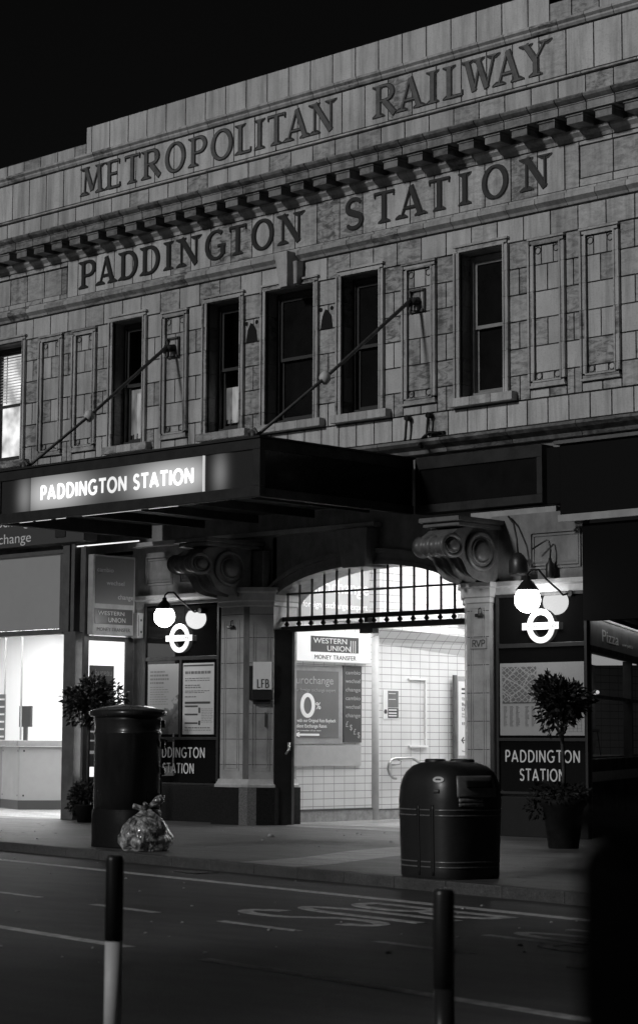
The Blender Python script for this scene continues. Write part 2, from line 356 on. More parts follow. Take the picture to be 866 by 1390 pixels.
# small debris on road and pavement
mb=MB()
for i in range(170):
    if i<110: x=random.uniform(-2,16); y=K0.y-.19*(x-.9)-random.uniform(.3,7); z=-.118
    else: x=random.uniform(-3,11); y=random.uniform(-7.5,-1); z=.002
    s=random.uniform(.008,.03); a=random.random()*3
    mb.lathe([(s,0),(s*.6,s*.5)],(x,y,z),5,1,random.uniform(.4,1),a)
o=mb.build('litter_specks',LGREY); o['kind']='stuff'
# ================================================================== STATION BUILDING
st=thing('station_building','pale tiled two storey station front with dark raised lettering and an arched entrance','station',(1.2,0,0))
XL,XR=-14.0,9.5
def tone(dirty=0,base=1.0):
    d=0
    if random.random()<dirty: d=random.uniform(.3,1)
    return (base*random.uniform(.92,1.08)*(1-.07*d),d)
WZ=[7.005,7.42,7.865,8.32,8.765,9.205,9.655]
WIN=[(-9.80,-8.41),(-5.56,-4.68),(-2.86,-1.98),(-1.30,-.08),(.60,1.49),(3.32,4.25)]
PAN=[(-7.86,-7.10),(-6.80,-6.06),(-4.14,-3.39),(2.03,2.80),(4.78,5.53),(5.83,6.60)]
ops=sorted([(a-.12,b+.12) for a,b in WIN]+PAN)
ops=[(-12.2,-11.2)]+ops+[(8.0,8.9)]
G=.008
# --- backing (mortar core) with window openings
mb=MB()
mb.box(XL,XR,.045,.6,9.66,13.46); mb.box(-6.50,5.24,.045,.6,13.46,13.785) ; mb.box(XL,XR,.045,.6,5.1,7.17)
xs=[XL]+[q for a,b in WIN for q in (a-.02,b+.02)]+[XR]
for i in range(0,len(xs),2): mb.box(xs[i],xs[i+1],.045,.6,7.17,9.66)
mb.build('wall_core',MORT,st)
# --- tiles
mb=MB()
def row(x0,x1,z0,z1,y,mod,off,dirty,base=1.0,mbx=None):
    t=(mbx or mb); n=math.floor((x0-off)/mod); cuts=[x0]
    x=off+mod*(n+1)
    while x<x1-.12:
        if x>x0+.12: cuts.append(x)
        x+=mod
    cuts.append(x1)
    for p,q in zip(cuts,cuts[1:]):
        d=dirty(.5*(p+q)) if callable(dirty) else dirty
        t.tile(p+G/2,q-G/2,z0+G/2,z1-G/2,y+random.uniform(-.0015,.0015),tone=tone(d,base))
dr=lambda x:.25+.5*max(0,min(1,(x+6)/14))
iv=[XL]+[q for a,b in ops for q in (a,b)]+[XR]
for i in range(0,len(iv),2):
    a,b=iv[i],iv[i+1]
    for k in range(6):
        z0,z1=max(WZ[k],7.005),WZ[k+1]
        wdt=b-a
        if wdt<1.0:
            if k%2==0: row(a,b,z0,z1,0,wdt*.5,a,lambda x:dr(x)+.25)
            else: row(a,b,z0,z1,0,wdt,a,lambda x:dr(x)+.25)
        else: row(a,b,z0,z1,0,.555/(1+(k%2)),a,dr)
row(XL,XR,9.66,10.07,0,.555,-6.63+.2,dr)                       # course above windows
row(XL,XR,6.58,7.0,0,.42,0.1,.12,1.02)
for a,b in PAN: row(a,b,7.005,7.165,0,.4,a,.2)
for a,b in WIN: row(a-.12,b+.12,7.005,7.165,0,.4,a,.2)                        # course under windows
# frieze 2 : raised lettered field with plain recessed panels left and right
row(-6.99+.0,5.84,10.34,11.10,-.03,.555,-6.66,lambda x:.15+.5*(x>1)+.3*(abs(x+1.2)<3),1.05)
row(XL,-7.05,10.45,11.0,.01,.555,-6.66,.8,.92); row(5.842,XR,10.48,11.02,-.012,.6,-.1,.9,.92)
row(XL,-6.99,10.34,10.45,-.03,.555,-6.66,.3); row(5.84,XR,10.34,10.48,-.03,.6,-.1,.3)
row(XL,-6.99,11.0,11.10,-.03,.555,-6.66,.3); row(5.84,XR,11.02,11.10,-.03,.6,-.1,.3)
# frieze 1
row(XL,XR,12.26,13.03,-.03,.555,-6.61,lambda x:.03+.3*(x>5),1.08)
row(XL,XR,11.72,12.2,0,.555,-6.25,.25,1.0)
# parapet
row(XL,-6.51,13.235,13.47,0,.55,-6.31,.25,1.0); row(-6.51,5.25,13.235,13.80,0,.557,-6.34,.02,1.08); row(5.25,XR,13.235,13.55,0,.55,.2,.3,.95)
mb.build('tile_facing',FAI,st)
mb=MB(); mb.box(XL,-6.51,.05,.45,13.47,13.49); mb.box(-6.51,5.25,.05,.45,13.79,13.81); mb.box(5.25,XR,.05,.45,13.55,13.57); mb.build('coping',MORT,st)
# --- string mouldings made of blocks with joints (profile in y,z)
def mould(prof,x0,x1,mod,off,mat_,name,dirty=.3,parent=st,base=1.0,gap=.012):
    mb=MB(); n=math.floor((x0-off)/mod); cuts=[x0]; x=off+mod*(n+1)
    while x<x1-.1:
        if x>x0+.1: cuts.append(x)
        x+=mod
    cuts.append(x1)
    for p,q in zip(cuts,cuts[1:]):
        tn=tone(dirty,base); b=len(mb.v); k=len(prof)
        for xx in (p+gap/2,q-gap/2):
            for (y,z) in prof: mb.v.append((xx,y,z))
        for i in range(k-1): mb.face([b+i,b+k+i,b+k+i+1,b+i+1],tn)
        mb.face([b+i for i in range(k)],tn); mb.face([b+k+i for i in range(k)][::-1],tn)
    return mb.build(name,mat_,parent)
# profiles go top-back to bottom-back
mould([(.05,13.22),(-.09,13.215),(-.10,13.17),(-.055,13.13),(-.055,13.10),(-.03,13.06),(.05,13.045)],XL,XR,.555,-6.2,FAI,'string_course',.3,base=.92)
mould([(.05,12.245),(-.05,12.245),(-.055,12.215),(.05,12.205)],XL,XR,1.1,-6.2,FAI,'fillet',.2)
cor=mould([(.05,11.74),(-.60,11.68),(-.62,11.655),(-.60,11.62),(-.55,11.585),(-.52,11.57),(-.52,11.555),(-.505,11.55),(-.505,11.425),(.05,11.425)],XL,XR,.555,-6.42,FAD,'cornice',.8,gap=.02,base=1.15)
mb=MB()
i=0
x=-.09+.03-.57*24.0
while x<XR:
    if -9.6<x<8.2:
        mb=MB(); t_=tone(.7,.95)
        mb.box(x,x+.32,-.445,.04,11.265,11.42,t_); mb.box(x-.015,x+.335,-.465,.04,11.385,11.423,t_); mb.build('modillion',FAD,cor,bevel=.006)
    x+=.5615
mould([(.05,11.42),(-.03,11.42),(-.03,11.30),(-.13,11.27),(-.13,11.22),(-.06,11.16),(-.05,11.105),(.05,11.10)],XL,XR,.5615,-.22,FAI,'bed_moulding',.4,base=.9)
mould([(.05,10.335),(-.05,10.335),(-.055,10.30),(-.12,10.27),(-.125,10.19),(-.05,10.13),(-.03,10.09),(.05,10.08)],XL,XR,.60,.2,FAI,'lower_string_course',.6,base=.85)
mould([(.05,6.56),(-.28,6.52),(-.30,6.47),(-.24,6.42),(-.12,6.36),(-.10,6.30),(.05,6.28)],XL,XR,1.4,.3,FAD,'shopfront_cornice',.9,base=.85)
# --- facade lettering
TXA=[('M',-6.56,-5.94),('E',-5.81,-5.38),('T',-5.29,-4.80),('R',-4.72,-4.20),('O',-4.08,-3.50),('P',-3.36,-2.89),('O',-2.79,-2.19),('L',-2.06,-1.68),('I',-1.58,-1.38),('T',-1.29,-0.79),('A',-0.77,-0.24),('N',-0.14,0.42)]
TXB=[('R',1.41,1.91),('A',1.99,2.50),('I',2.64,2.85),('L',3.05,3.44),('W',3.48,4.14),('A',4.17,4.65),('Y',4.73,5.23)]
TXC=[('P',-6.56,-6.09),('A',-6.00,-5.54),('D',-5.36,-4.84),('D',-4.72,-4.20),('I',-4.05,-3.85),('N',-3.66,-3.09),('G',-2.92,-2.34),('T',-2.28,-1.79),('O',-1.67,-1.09),('N',-0.93,-0.37)]
TXD=[('S',0.68,1.16),('T',1.37,1.88),('A',1.99,2.53),('T',2.64,3.14),('I',3.36,3.55),('O',3.83,4.39),('N',4.70,5.23)]
LETT=mat('grey_glazed_letter',.12,.35,var=.4,vs=9,bump=.3,bs=14)
LETO=mat('dark_letter_outline',.012,.5)
for seq,z0,z1,lm in ((TXA,12.37,12.95,LETT),(TXB,12.37,12.95,LETT),(TXC,10.46,11.02,LETM),(TXD,10.46,11.02,LETM)):
    mb=MB(); mo=MB()
    for c,x0,x1 in seq:
        if c=='I': m_=(x0+x1)/2; x0,x1=m_-.12,m_+.12
        letter(mo,c,x0+.02,x1-.02,z0+.01,z1-.01,FACE(0,-.032,0),.128,.070,.006,serif=True)
        letter(mb,c,x0+.02,x1-.02,z0+.01,z1-.01,FACE(0,-.032,0),.088,.030,.020,serif=True)
    o=mb.build('lettering',lm,st); mo.build('lettering_outline',LETO,o)
# --- windows
def quadY(mb,x0,x1,z0,z1,y,tn=(1,0)):
    b=len(mb.v); mb.v+=[(x0,y,z0),(x1,y,z0),(x1,y,z1),(x0,y,z1)]; mb.face([b,b+1,b+2,b+3],tn)
def surround(a,b,z0,z1,bottom=False,name='surround',parent=st,depth=.06,w=.12):
    mb=MB()
    # stepped mitred moulding, split at tile courses
    for (o0,o1,d) in ((0,.03,.045),(.03,.085,.03),(.085,w,depth)):
        zs=[z0]+[z for z in WZ if z0+.1<z<z1-.1]+[z1]
        for p,q in zip(zs,zs[1:]):
            tn=tone(.25,.96)
            mb.box(a-o1,a-o0,-d,.04,p+.003,q-.003,tn); mb.box(b+o0,b+o1,-d,.04,p+.003,q-.003,tn)
        mb.box(a-o1,b+o1,-d-.002,.04,z1+o0,z1+o1,tone(.3,.9))
        if bottom: mb.box(a-o1,b+o1,-d-.002,.04,z0-o1,z0-o0,tone(.3,.85))
    return mb.build(name,FAI,parent)
def window(a,b,kind,first=False):
    z0,z1=7.19,9.62
    w=MB(); fm=SASHL if kind=='pale' else SASHD
    # box frame
    y0,y1=.26,.40; fwid=.07
    w.box(a,a+fwid,y0,y1,z0,z1); w.box(b-fwid,b,y0,y1,z0,z1); w.box(a+fwid,b-fwid,y0,y1,z1-.09,z1); w.box(a+fwid,b-fwid,y0-.03,y1,z0,z0+.09)
    wi=w.build('window',fm,st,bevel=.006)
    zm=(z0+z1)/2+.0
    for nm,p,q,yy in (('sash',zm-.03,z1-.09,.30),('sash',z0+.09,zm+.03,.345)):
        s=MB(); aa,bb=a+fwid,b-fwid
        s.box(aa,aa+.05,yy,yy+.04,p,q); s.box(bb-.05,bb,yy,yy+.04,p,q); s.box(aa+.05,bb-.05,yy,yy+.04,q-.05,q); s.box(aa+.05,bb-.05,yy,yy+.04,p,p+.06)
        s.build(nm,fm,wi)
    g=MB(); quadY(g,a+.12,b-.12,z0+.15,zm,.37); quadY(g,a+.12,b-.12,zm,z1-.14,.325); g.build('pane',GLASSD if kind!='lit' else CLEAR,wi)
    # reveal linings and sill
    r=MB()
    for (p,q) in ((WZ[i],WZ[i+1]) for i in range(6)):
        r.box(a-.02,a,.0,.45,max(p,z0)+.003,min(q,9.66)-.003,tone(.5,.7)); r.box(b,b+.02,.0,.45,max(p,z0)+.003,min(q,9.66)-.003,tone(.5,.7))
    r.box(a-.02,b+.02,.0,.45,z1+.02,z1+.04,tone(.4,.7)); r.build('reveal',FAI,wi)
    sl=MB(); n=3; x0,x1=a-.16,b+.27; 
    for i in range(n):
        p=x0+(x1-x0)*i/n; q=x0+(x1-x0)*(i+1)/n
        sl.box(p+.003,q-.003,-.15,.25,7.02,7.165,tone(.3,1.0))
    sl.build('sill',FAI,wi,bevel=.008)
    surround(a,b,7.17,9.66,parent=wi)
    return wi
CLEAR=bpy.data.materials.new('clear_glass'); CLEAR.use_nodes=True
_t=CLEAR.node_tree; _t.nodes.clear(); _o=N(_t,'ShaderNodeOutputMaterial'); _m=N(_t,'ShaderNodeMixShader'); _a=N(_t,'ShaderNodeBsdfTransparent'); _g=N(_t,'ShaderNodeBsdfGlossy'); _g.inputs['Roughness'].default_value=.05
_m.inputs[0].default_value=.07; _t.links.new(_a.outputs[0],_m.inputs[1]); _t.links.new(_g.outputs[0],_m.inputs[2]); _t.links.new(_m.outputs[0],_o.inputs[0])
def litmat(name,lo,hi,sc=3,stretch=(1,1,1)):
    m=mat(name,.5,.6); t=m.node_tree; L=t.links.new; b=t.nodes['Principled BSDF']; g=N(t,'ShaderNodeNewGeometry'); mp=N(t,'ShaderNodeMapping'); mp.inputs['Scale'].default_value=stretch
    L(g.outputs['Position'],mp.inputs[0]); n=N(t,'ShaderNodeTexNoise'); n.inputs['Scale'].default_value=sc; L(mp.outputs[0],n.inputs['Vector'])
    r=N(t,'ShaderNodeMapRange'); r.inputs[1].default_value=.35; r.inputs[2].default_value=.62; r.inputs[3].default_value=lo; r.inputs[4].default_value=hi; L(n.outputs['Fac'],r.inputs[0])
    b.inputs['Emission Color'].default_value=(1,1,1,1); L(r.outputs[0],b.inputs['Emission Strength']); return m
ROOMW=litmat('lit_room_wall',.35,1.1,2.2); CURT=litmat('lit_curtain',.05,.19,3,(2,1,.6))
for k,(a,b) in enumerate(WIN):
    wi=window(a,b,{0:'lit',1:'lit',2:'lit',5:'pale'}.get(k,'dark'))
    if k==0:
        mb=MB(); mb.box(a-1.5,b+.3,.9,.95,7.0,9.8); mb.build('lit_room',ROOMW,wi)
        mb=MB(); z=8.52
        while z<9.5:
            mb.hexa([(a+.1,.42,z),(b-.1,.42,z),(b-.1,.46,z+.03),(a+.1,.46,z+.03),(a+.1,.42,z+.004),(b-.1,.42,z+.004),(b-.1,.46,z+.034),(a+.1,.46,z+.034)]); z+=.062
        mb.box(a+.3,a+.32,.43,.45,8.5,9.5); mb.build('blind',WHITE,wi)
    elif k in (1,2):
        # dark room behind, with a dimly lit patch of curtain low down
        mb=MB(); mb.box(a-1.5,b+.5,1.0,1.05,7.0,9.8); mb.build('dark_room',MORT,wi)
        mb=MB()
        if k==1: mb.box(-5.78,-5.0,.5,.52,7.38,8.36)
        else: mb.box(-2.95,-2.3,.5,.52,7.42,8.10)
        mb.build('curtain',CURT,wi)
        mb=MB()
        for j in range(14): 
            x=b-1.1+random.random()*.5; mb.tube([(x,.46,7.33),(x+random.uniform(-.03,.03),.46,7.36+random.random()*.13)],.012,5)
        mb.box(b-1.1,b-.3,.44,.49,7.28,7.36); mb.build('window_box',SASHD,wi)
    else:
        mb=MB(); mb.box(a-.1,b+.1,.5,.55,7.1,9.8); mb.build('dark_room',MORT,wi)
# keystone over the widest window
mb=MB()
mb.hexa([(-.74,-.24,9.62),(-.55,-.24,9.62),(-.53,-.01,9.62),(-.76,-.01,9.62),(-.80,-.32,10.25),(-.47,-.32,10.25),(-.45,-.01,10.25),(-.80,-.01,10.25)],(1.1,.1))
mb.hexa([(-.46,-.16,9.66),(-.38,-.16,9.66),(-.38,-.01,9.66),(-.46,-.01,9.66),(-.44,-.2,10.07),(-.34,-.2,10.07),(-.34,-.01,10.07),(-.44,-.01,10.07)],(.9,.2))
mb.build('keystone',FAI,st,bevel=.01)
# --- tiled blind panels
for a,b in PAN:
    o=surround(a+.12,b-.12,7.29,9.53,bottom=True,name='wall_panel')
    mb=MB(); aa,bb=a+.125,b-.125
    for i in range(6):
        z0=max(WZ[i],7.295); z1=min(WZ[i+1],9.525); md=(aa+bb)/2
        if i in (1,3,): cells=[(aa,bb)]
        elif i in (0,5): cells=[(aa,aa+.13),(aa+.13,bb-.13),(bb-.13,bb)]
        else: cells=[(aa,md),(md,bb)]
        for p,q in cells: mb.tile(p+.003,q-.003,z0+.003,z1-.003,.0,tone=tone(.25,.98))
    mb.build('panel_tiles',FAI,o)
    mb=MB()
    for cx in (aa+.065,bb-.065):
        for cz in (9.44,7.365):
            mb.tube([(cx+.055*math.cos(q*math.pi/8),-.004,cz+.055*math.sin(q*math.pi/8)) for q in range(17)],.009,5,cap=False)
    mb.tube([(aa,-.003,7.30),(aa,-.003,9.52)],.008,5);mb.tube([(bb,-.003,7.30),(bb,-.003,9.52)],.008,5);mb.tube([(aa,-.003,9.52),(bb,-.003,9.52)],.008,5)
    mb.build('panel_rings',LETM,o)
HOLE=mat('black_hollow',.004,.9)
# broken hollows between windows
for x in (-1.68,.22):
    mb=MB(); pl=[(-.15,0),(.15,0),(.12,.22),(.04,.33),(-.03,.36),(-.1,.24)]
    mb.extr(pl,FACE(x,-.006,8.77),0,.003)
    for dx in (-.14,.13): mb.extr([(dx+.04*math.cos(q),.36+.04*math.sin(q)) for q in [i*math.pi/5 for i in range(10)]],FACE(x,-.006,8.77),0,.003)
    mb.build('broken_tile_hole',HOLE,st)
# --- ground floor walls ------------------------------------------------
mb=MB()
mb.box(XL,-8.0,-.9,.5,5.0,6.28)
mb.box(-4.72,-1.0,.0,.5,0,5.1); mb.box(3.5,4.3,.0,.5,0,5.1); mb.box(4.2,6.03,-.3,-.12,0,5.1)
mb.box(-4.72,5.95,.0,.5,5.1,6.28)
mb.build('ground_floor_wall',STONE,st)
# arch wall above the opening
def arcz(x,off=0): 
    t=(x-1.185)/(2.32+off); return 3.75+(.75+off)*math.sqrt(max(0,1-t*t))
mb=MB(); n=40; xs=[-1.1+ (4.58)*i/n for i in range(n+1)]
for p,q in zip(xs,xs[1:]):
    mb.hexa([(p,.0,arcz(p)),(q,.0,arcz(q)),(q,.7,arcz(q)),(p,.7,arcz(p)),(p,.0,5.1),(q,.0,5.1),(q,.7,5.1),(p,.7,5.1)])
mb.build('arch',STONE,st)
mb=MB()
for (o0,o1,d) in ((0.0,.07,.09),(.07,.2,.055),(.2,.27,.11)):
    for p,q in zip(xs,xs[1:]):
        p2,q2=[1.185+(k-1.185)*(2.32+o0)/2.32 for k in (p,q)]; p3,q3=[1.185+(k-1.185)*(2.32+o1)/2.32 for k in (p,q)]
        z=lambda X,o:3.75+(.75+o)*math.sqrt(max(0,1-((X-1.185)/(2.32+o))**2))
        mb.hexa([(p2,-d,z(p2,o0)),(q2,-d,z(q2,o0)),(q2,.01,z(q2,o0)),(p2,.01,z(p2,o0)),(p3,-d,z(p3,o1)),(q3,-d,z(q3,o1)),(q3,.01,z(q3,o1)),(p3,.01,z(p3,o1))])
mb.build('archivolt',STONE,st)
mb=MB(); mb.hexa([(.88,-.3,4.44),(1.42,-.3,4.44),(1.42,.3,4.44),(.88,.3,4.44),(.78,-.36,5.12),(1.52,-.36,5.12),(1.52,.3,5.12),(.78,.3,5.12)]); mb.build('arch_keystone',STONE,st,bevel=.02)
# string course / capitals
def course(pts,prof,name,m_=STONE,parent=st,closed=False,cap=True):
    """sweep profile (out,z) along plan polyline, mitred"""
    mb=MB(); k=len(prof); n=len(pts); P=[V(p) for p in pts]
    for i,p in enumerate(P):
        d0=(p-P[i-1]).normalized() if i else (P[1]-p).normalized(); d1=(P[i+1]-p).normalized() if i<n-1 else d0
        n0=V((d0.y,-d0.x)); n1=V((d1.y,-d1.x)); nn=(n0+n1); nn=nn/ max(.4,nn.dot(n0))
        for (o,z) in prof: mb.v.append((p.x+nn.x*o,p.y+nn.y*o,z))
    for i in range(n-1):
        for j in range(k-1): mb.face([i*k+j,i*k+j+1,(i+1)*k+j+1,(i+1)*k+j])
    mb.face(list(range(k))[::-1]); mb.face([(n-1)*k+j for j in range(k)])
    return mb.build(name,m_,parent)
CAP=mat('pale_capital_faience',.42,.35,var=.2,vs=5,bump=.2,bs=10)
LP=[(-4.72,-.0),(-1.95,-.0),(-1.95,-.45),(-1.37,-.45),(-1.27,-.40),(-.97,-.10),(-.97,.5)]
RP=[(3.46,.5),(3.46,-.10),(3.80,-.45),(4.27,-.45),(4.27,-.3),(6.18,-.3)]
pf=[(0,4.21),(.10,4.20),(.11,4.13),(.06,4.10),(.06,3.97),(.03,3.95),(.03,3.88),(0,3.86)]
course(LP,pf,'string_band',CAP)
pf2=[(a,z-.17) for a,z in pf]; course(RP,pf2,'string_band',CAP)
def shaft(pts,z0,z1,name,m_,parent=st,bev=0):
    mb=MB(); k=len(pts); b=0
    mb.v=[(x,y,z0) for x,y in pts]+[(x,y,z1) for x,y in pts]
    for i in range(k): j=(i+1)%k; mb.face([i,j,k+j,k+i])
    mb.face([k+i for i in range(k)]); return mb.build(name,m_,parent,bevel=bev)
SHAFT=mat('pilaster_faience',.36,.28,var=.25,vs=3,bump=.2,bs=8)
lp=shaft(LP[1:]+[(-1.95,.5)],.66,3.9,'pilaster',SHAFT); rp=shaft(RP[:5]+[(4.27,.5)],.66,3.75,'pilaster',SHAFT)
def off(pts,d):
    out=[];n=len(pts)
    for i,p in enumerate(pts):
        p=V(p); a=(p-V(pts[i-1])).normalized() if i else (V(pts[1])-p).normalized(); b=(V(pts[i+1])-p).normalized() if i<n-1 else a
        n0=V((a.y,-a.x));n1=V((b.y,-b.x));nn=n0+n1; nn=nn/max(.4,nn.dot(n0)); out.append((p.x+nn.x*d,p.y+nn.y*d))
    return out
# tile joints on pilaster faces: thin dark recessed lines + raised panel lines
mb=MB()
for z in (1.05,1.5,1.95,2.4,2.85,3.3,3.72):
    mb.box(-1.94,-1.37,-.4515,-.44,z,z+.01); 
    A=V((-1.27,-.40));Bq=V((-.97,-.10)); d=(Bq-A).normalized(); nn=V((d.y,-d.x))
    mb.hexa([(A.x+nn.x*.0015,A.y+nn.y*.0015,z),(Bq.x+nn.x*.0015,Bq.y+nn.y*.0015,z),(Bq.x,Bq.y,z),(A.x,A.y,z),(A.x+nn.x*.0015,A.y+nn.y*.0015,z+.01),(Bq.x+nn.x*.0015,Bq.y+nn.y*.0015,z+.01),(Bq.x,Bq.y,z+.01),(A.x,A.y,z+.01)])
    mb.box(3.81,4.26,-.4515,-.44,z-.15,z-.14)
mb.build('tile_joints',MORT,st)
mb=MB(); mb.hexa([(-1.37,-.4515,.8),(-1.27,-.4015,.8),(-1.27,-.38,.8),(-1.37,-.43,.8),(-1.37,-.4515,3.86),(-1.27,-.4015,3.86),(-1.27,-.38,3.86),(-1.37,-.43,3.86)]); mb.build('pilaster_edge_shade',mat('shade_toned_faience',.10,.4,var=.5,vs=6,vscale=(1,1,.3)),st)  # darker strip paints the shade on the pilaster's narrow chamfer
mb=MB()
for (x0,x1) in ((-1.86,-1.47),(3.88,4.19)):
    for o in (0,.045):
        for x in (x0+o,x1-o): mb.box(x-.006,x+.006,-.459,-.44,.95+o,3.62-o)
        mb.box(x0+o,x1-o,-.4592,-.44,.944+o,.956+o); mb.box(x0+o,x1-o,-.4592,-.44,3.614-o,3.626-o)
FRC=(V((-1.27,-.40,0)),V((.7071,.7071,0)),V((0,0,1)))
for o in (0,.045):
    for u in (.06+o,.365-o): mb.extr([(u-.006,.95+o),(u+.006,.95+o),(u+.006,3.62-o),(u-.006,3.62-o)],FRC,-.01,.009)
    for z in (.95+o,3.62-o): mb.extr([(.06+o,z-.006),(.365-o,z-.006),(.365-o,z+.006),(.06+o,z+.006)],FRC,-.01,.0092)
mb.build('panel_lines',SHAFT,st)
for pts,nm in ((LP[1:],'l'),(RP[:5],'r')):
    q=off(pts,.11); q=q+[(pts[-1][0],.5) if nm=='r' else (pts[0][0]-.11,.5)] if False else q
    shaft(q+[(q[0][0],.5)] if nm=='l' else q+[(4.2,.5)],0,.655,'plinth',GRAN)
    course(off(pts,.0),[(0,.80),(.02,.80),(.05,.72),(.07,.70),(.07,.657),(0,.655)],'pilaster_base',CAP)
mb=MB(); mb.box(-4.66,-2.06,-.10,.0,0,.655); mb.build('wall_plinth',GRAN,st,bevel=.01)
mb=MB(); mb.box(4.38,6.15,-.40,-.3,0,.62); mb.build('wall_plinth',DARKP,st,bevel=.01)
# thin paler sheet paints the light falling on the canted plinth corner
q=off(LP[1:],.113); A=V(q[2]);Bq=V(q[3]); 
mb=MB(); d=(Bq-A).normalized(); fr=(V((A.x,A.y,0)),V((d.x,d.y,0)),V((0,0,1))); L_=(Bq-A).length
mb.extr([(0,.0),(L_,.0),(L_,.65),(0,.65)],fr,0,.003); 
A=V(q[3]);Bq=V(q[4]); d=(Bq-A).normalized(); fr=(V((A.x,A.y,0)),V((d.x,d.y,0)),V((0,0,1))); mb.extr([(0,.0),(.16,.0),(.16,.65),(0,.65)],fr,0,.003)
mb.build('plinth_lit_sheet',GRANL,st)
# recessed panels high on the side walls
for (x0,x1,z0,z1,yw) in ((-4.5,-3.75,4.4,4.95,0),(-3.55,-2.7,4.4,4.95,0),(5.0,6.0,4.2,4.80,-.3)):
    mb=MB()
    for o,dd in ((0,.03),(.05,.018)):
        y0=yw-dd; y1=yw+.01
        mb.box(x0+o,x0+o+.03,y0,y1,z0+o,z1-o);mb.box(x1-o-.03,x1-o,y0,y1,z0+o,z1-o);mb.box(x0+o+.03,x1-o-.03,y0,y1,z0+o,z0+o+.03);mb.box(x0+o+.03,x1-o-.03,y0,y1,z1-o-.03,z1-o)
    mb.build('panel_moulding',STONE,st)
# --- scroll brackets over the pilasters
def console(xs_,xe,dz=0):
    """scroll bracket; its round volutes face +X at xe, its fluted front runs back to xs_"""
    mb=MB(); c1=(-1.48,4.58+dz,.25,.175); c2=(-.76,4.53+dz,.36,.31); n=40
    X=[]; k=26
    for i in range(k+1):
        t=i/k; x=xe+(xs_-xe)*t; fl=1-.19*abs(math.sin(t*math.pi*4.0))**.6 if .06<t<.98 else 1.0; X.append((x,fl))
    for (cy,cz,ry,rz) in (c1,c2):
        b=len(mb.v)
        for x,fl in X:
            for j in range(n): q=2*math.pi*j/n; mb.v.append((x,cy+ry*fl*math.cos(q),cz+rz*fl*math.sin(q)))
        for i in range(k):
            for j in range(n): j2=(j+1)%n; mb.face([b+i*n+j,b+i*n+j2,b+(i+1)*n+j2,b+(i+1)*n+j],(1,0),True)
        mb.face([b+j for j in range(n)]); mb.face([b+k*n+j for j in range(n)][::-1])
        # raised rim and eye on the visible end
        sg=1 if xe>xs_ else -1
        for rr,w,pr in ((.93,.055,.035),(.6,.03,.02)):
            pts=[(xe+sg*.0,cy+ry*rr*math.cos(2*math.pi*j/36),cz+rz*rr*math.sin(2*math.pi*j/36)) for j in range(37)]
            mb.tube(pts,pr+.004,8,cap=False)
        b=len(mb.v)
        for (rr,xo) in ((.52,.0),(.5,.05),(.42,.075),(.2,.085),(.01,.09)):
            for j in range(n): q=2*math.pi*j/n; mb.v.append((xe+sg*xo,cy+ry*rr*math.cos(q),cz+rz*rr*math.sin(q)))
        for i in range(4):
            for j in range(n): j2=(j+1)%n; mb.face([b+i*n+j,b+i*n+j2,b+(i+1)*n+j2,b+(i+1)*n+j],(1,0),True)
    # swept body: from the small volute down round the big one to the capital
    outer=[(-1.66,4.60),(-1.40,4.44),(-1.22,4.38),(-1.16,4.30),(-1.08,4.18),(-.95,4.10),(-.78,4.06),(-.55,4.04),(-.3,4.03),(.0,4.02),(.0,5.05),(-.5,5.0),(-1.3,4.86),(-1.5,4.74)]
    b=len(mb.v); m_=len(outer); cy,cz=-.6,4.6
    for x,fl in X:
        for (y,z) in outer:
            ff=fl if (y<-.35 and z<4.5) else 1
            xx=x-(.02 if x==xe and xe>xs_ else 0)
            mb.v.append((xx,cy+(y-cy)*ff,cz+(z-cz)*ff+dz))
    for i in range(k):
        for j in range(m_): j2=(j+1)%m_; mb.face([b+i*m_+j,b+i*m_+j2,b+(i+1)*m_+j2,b+(i+1)*m_+j],(1,0),True)
    mb.face([b+j for j in range(m_)]); mb.face([b+k*m_+j for j in range(m_)][::-1])
    o=mb.build('scroll_bracket',CONS,st)
    mb=MB(); mb.box(xs_-.06,xe+.08,-1.40,.01,4.90+dz,4.97+dz); mb.box(xs_-.10,xe+.12,-1.46,.012,4.97+dz,5.05+dz); mb.box(xe+.02,xe+.30,-.22,.01,3.95+dz,4.87+dz); mb.build('abacus',CONS,o,bevel=.015)
CONS=mat('bracket_faience',.125,.42,var=.4,vs=5,bump=.3,bs=12)
console(-2.02,-1.42,0.0); console(3.74,4.36,-.03)
# --- iron grille under the arch
mb=MB(); mb.box(-1.05,3.48,.12,.2,3.60,3.68); mb.box(-1.05,3.48,.1,.22,3.41,3.51); 
gr=mb.build('grille',DARKM,st)
for i in range(15):
    x=-.86+i*.30
    if x<3.4: 
        m2=MB(); m2.box(x-.016,x+.016,.14,.17,3.68,min(arcz(x)+.03,4.6)); m2.build('grille_bar',DARKM,gr)
for i in range(15):
    x=-.86+i*.30; m2=MB(); m2.lathe([(.012,-.05),(.045,-.02),(.05,.0),(.03,.025),(.02,.045)],(x,.13,3.555),10); m2.build('grille_stud',DARKM,gr)
mb=MB(); mb.box(-.95,3.4,.137,.173,4.07,4.105); mb.build('grille_rail',DARKM,gr)
mb=MB(); mb.box(1.05,1.13,.09,.23,3.52,3.6); mb.box(.95,1.25,.08,.24,3.33,3.41); mb.build('grille_catch',DARKM,gr)
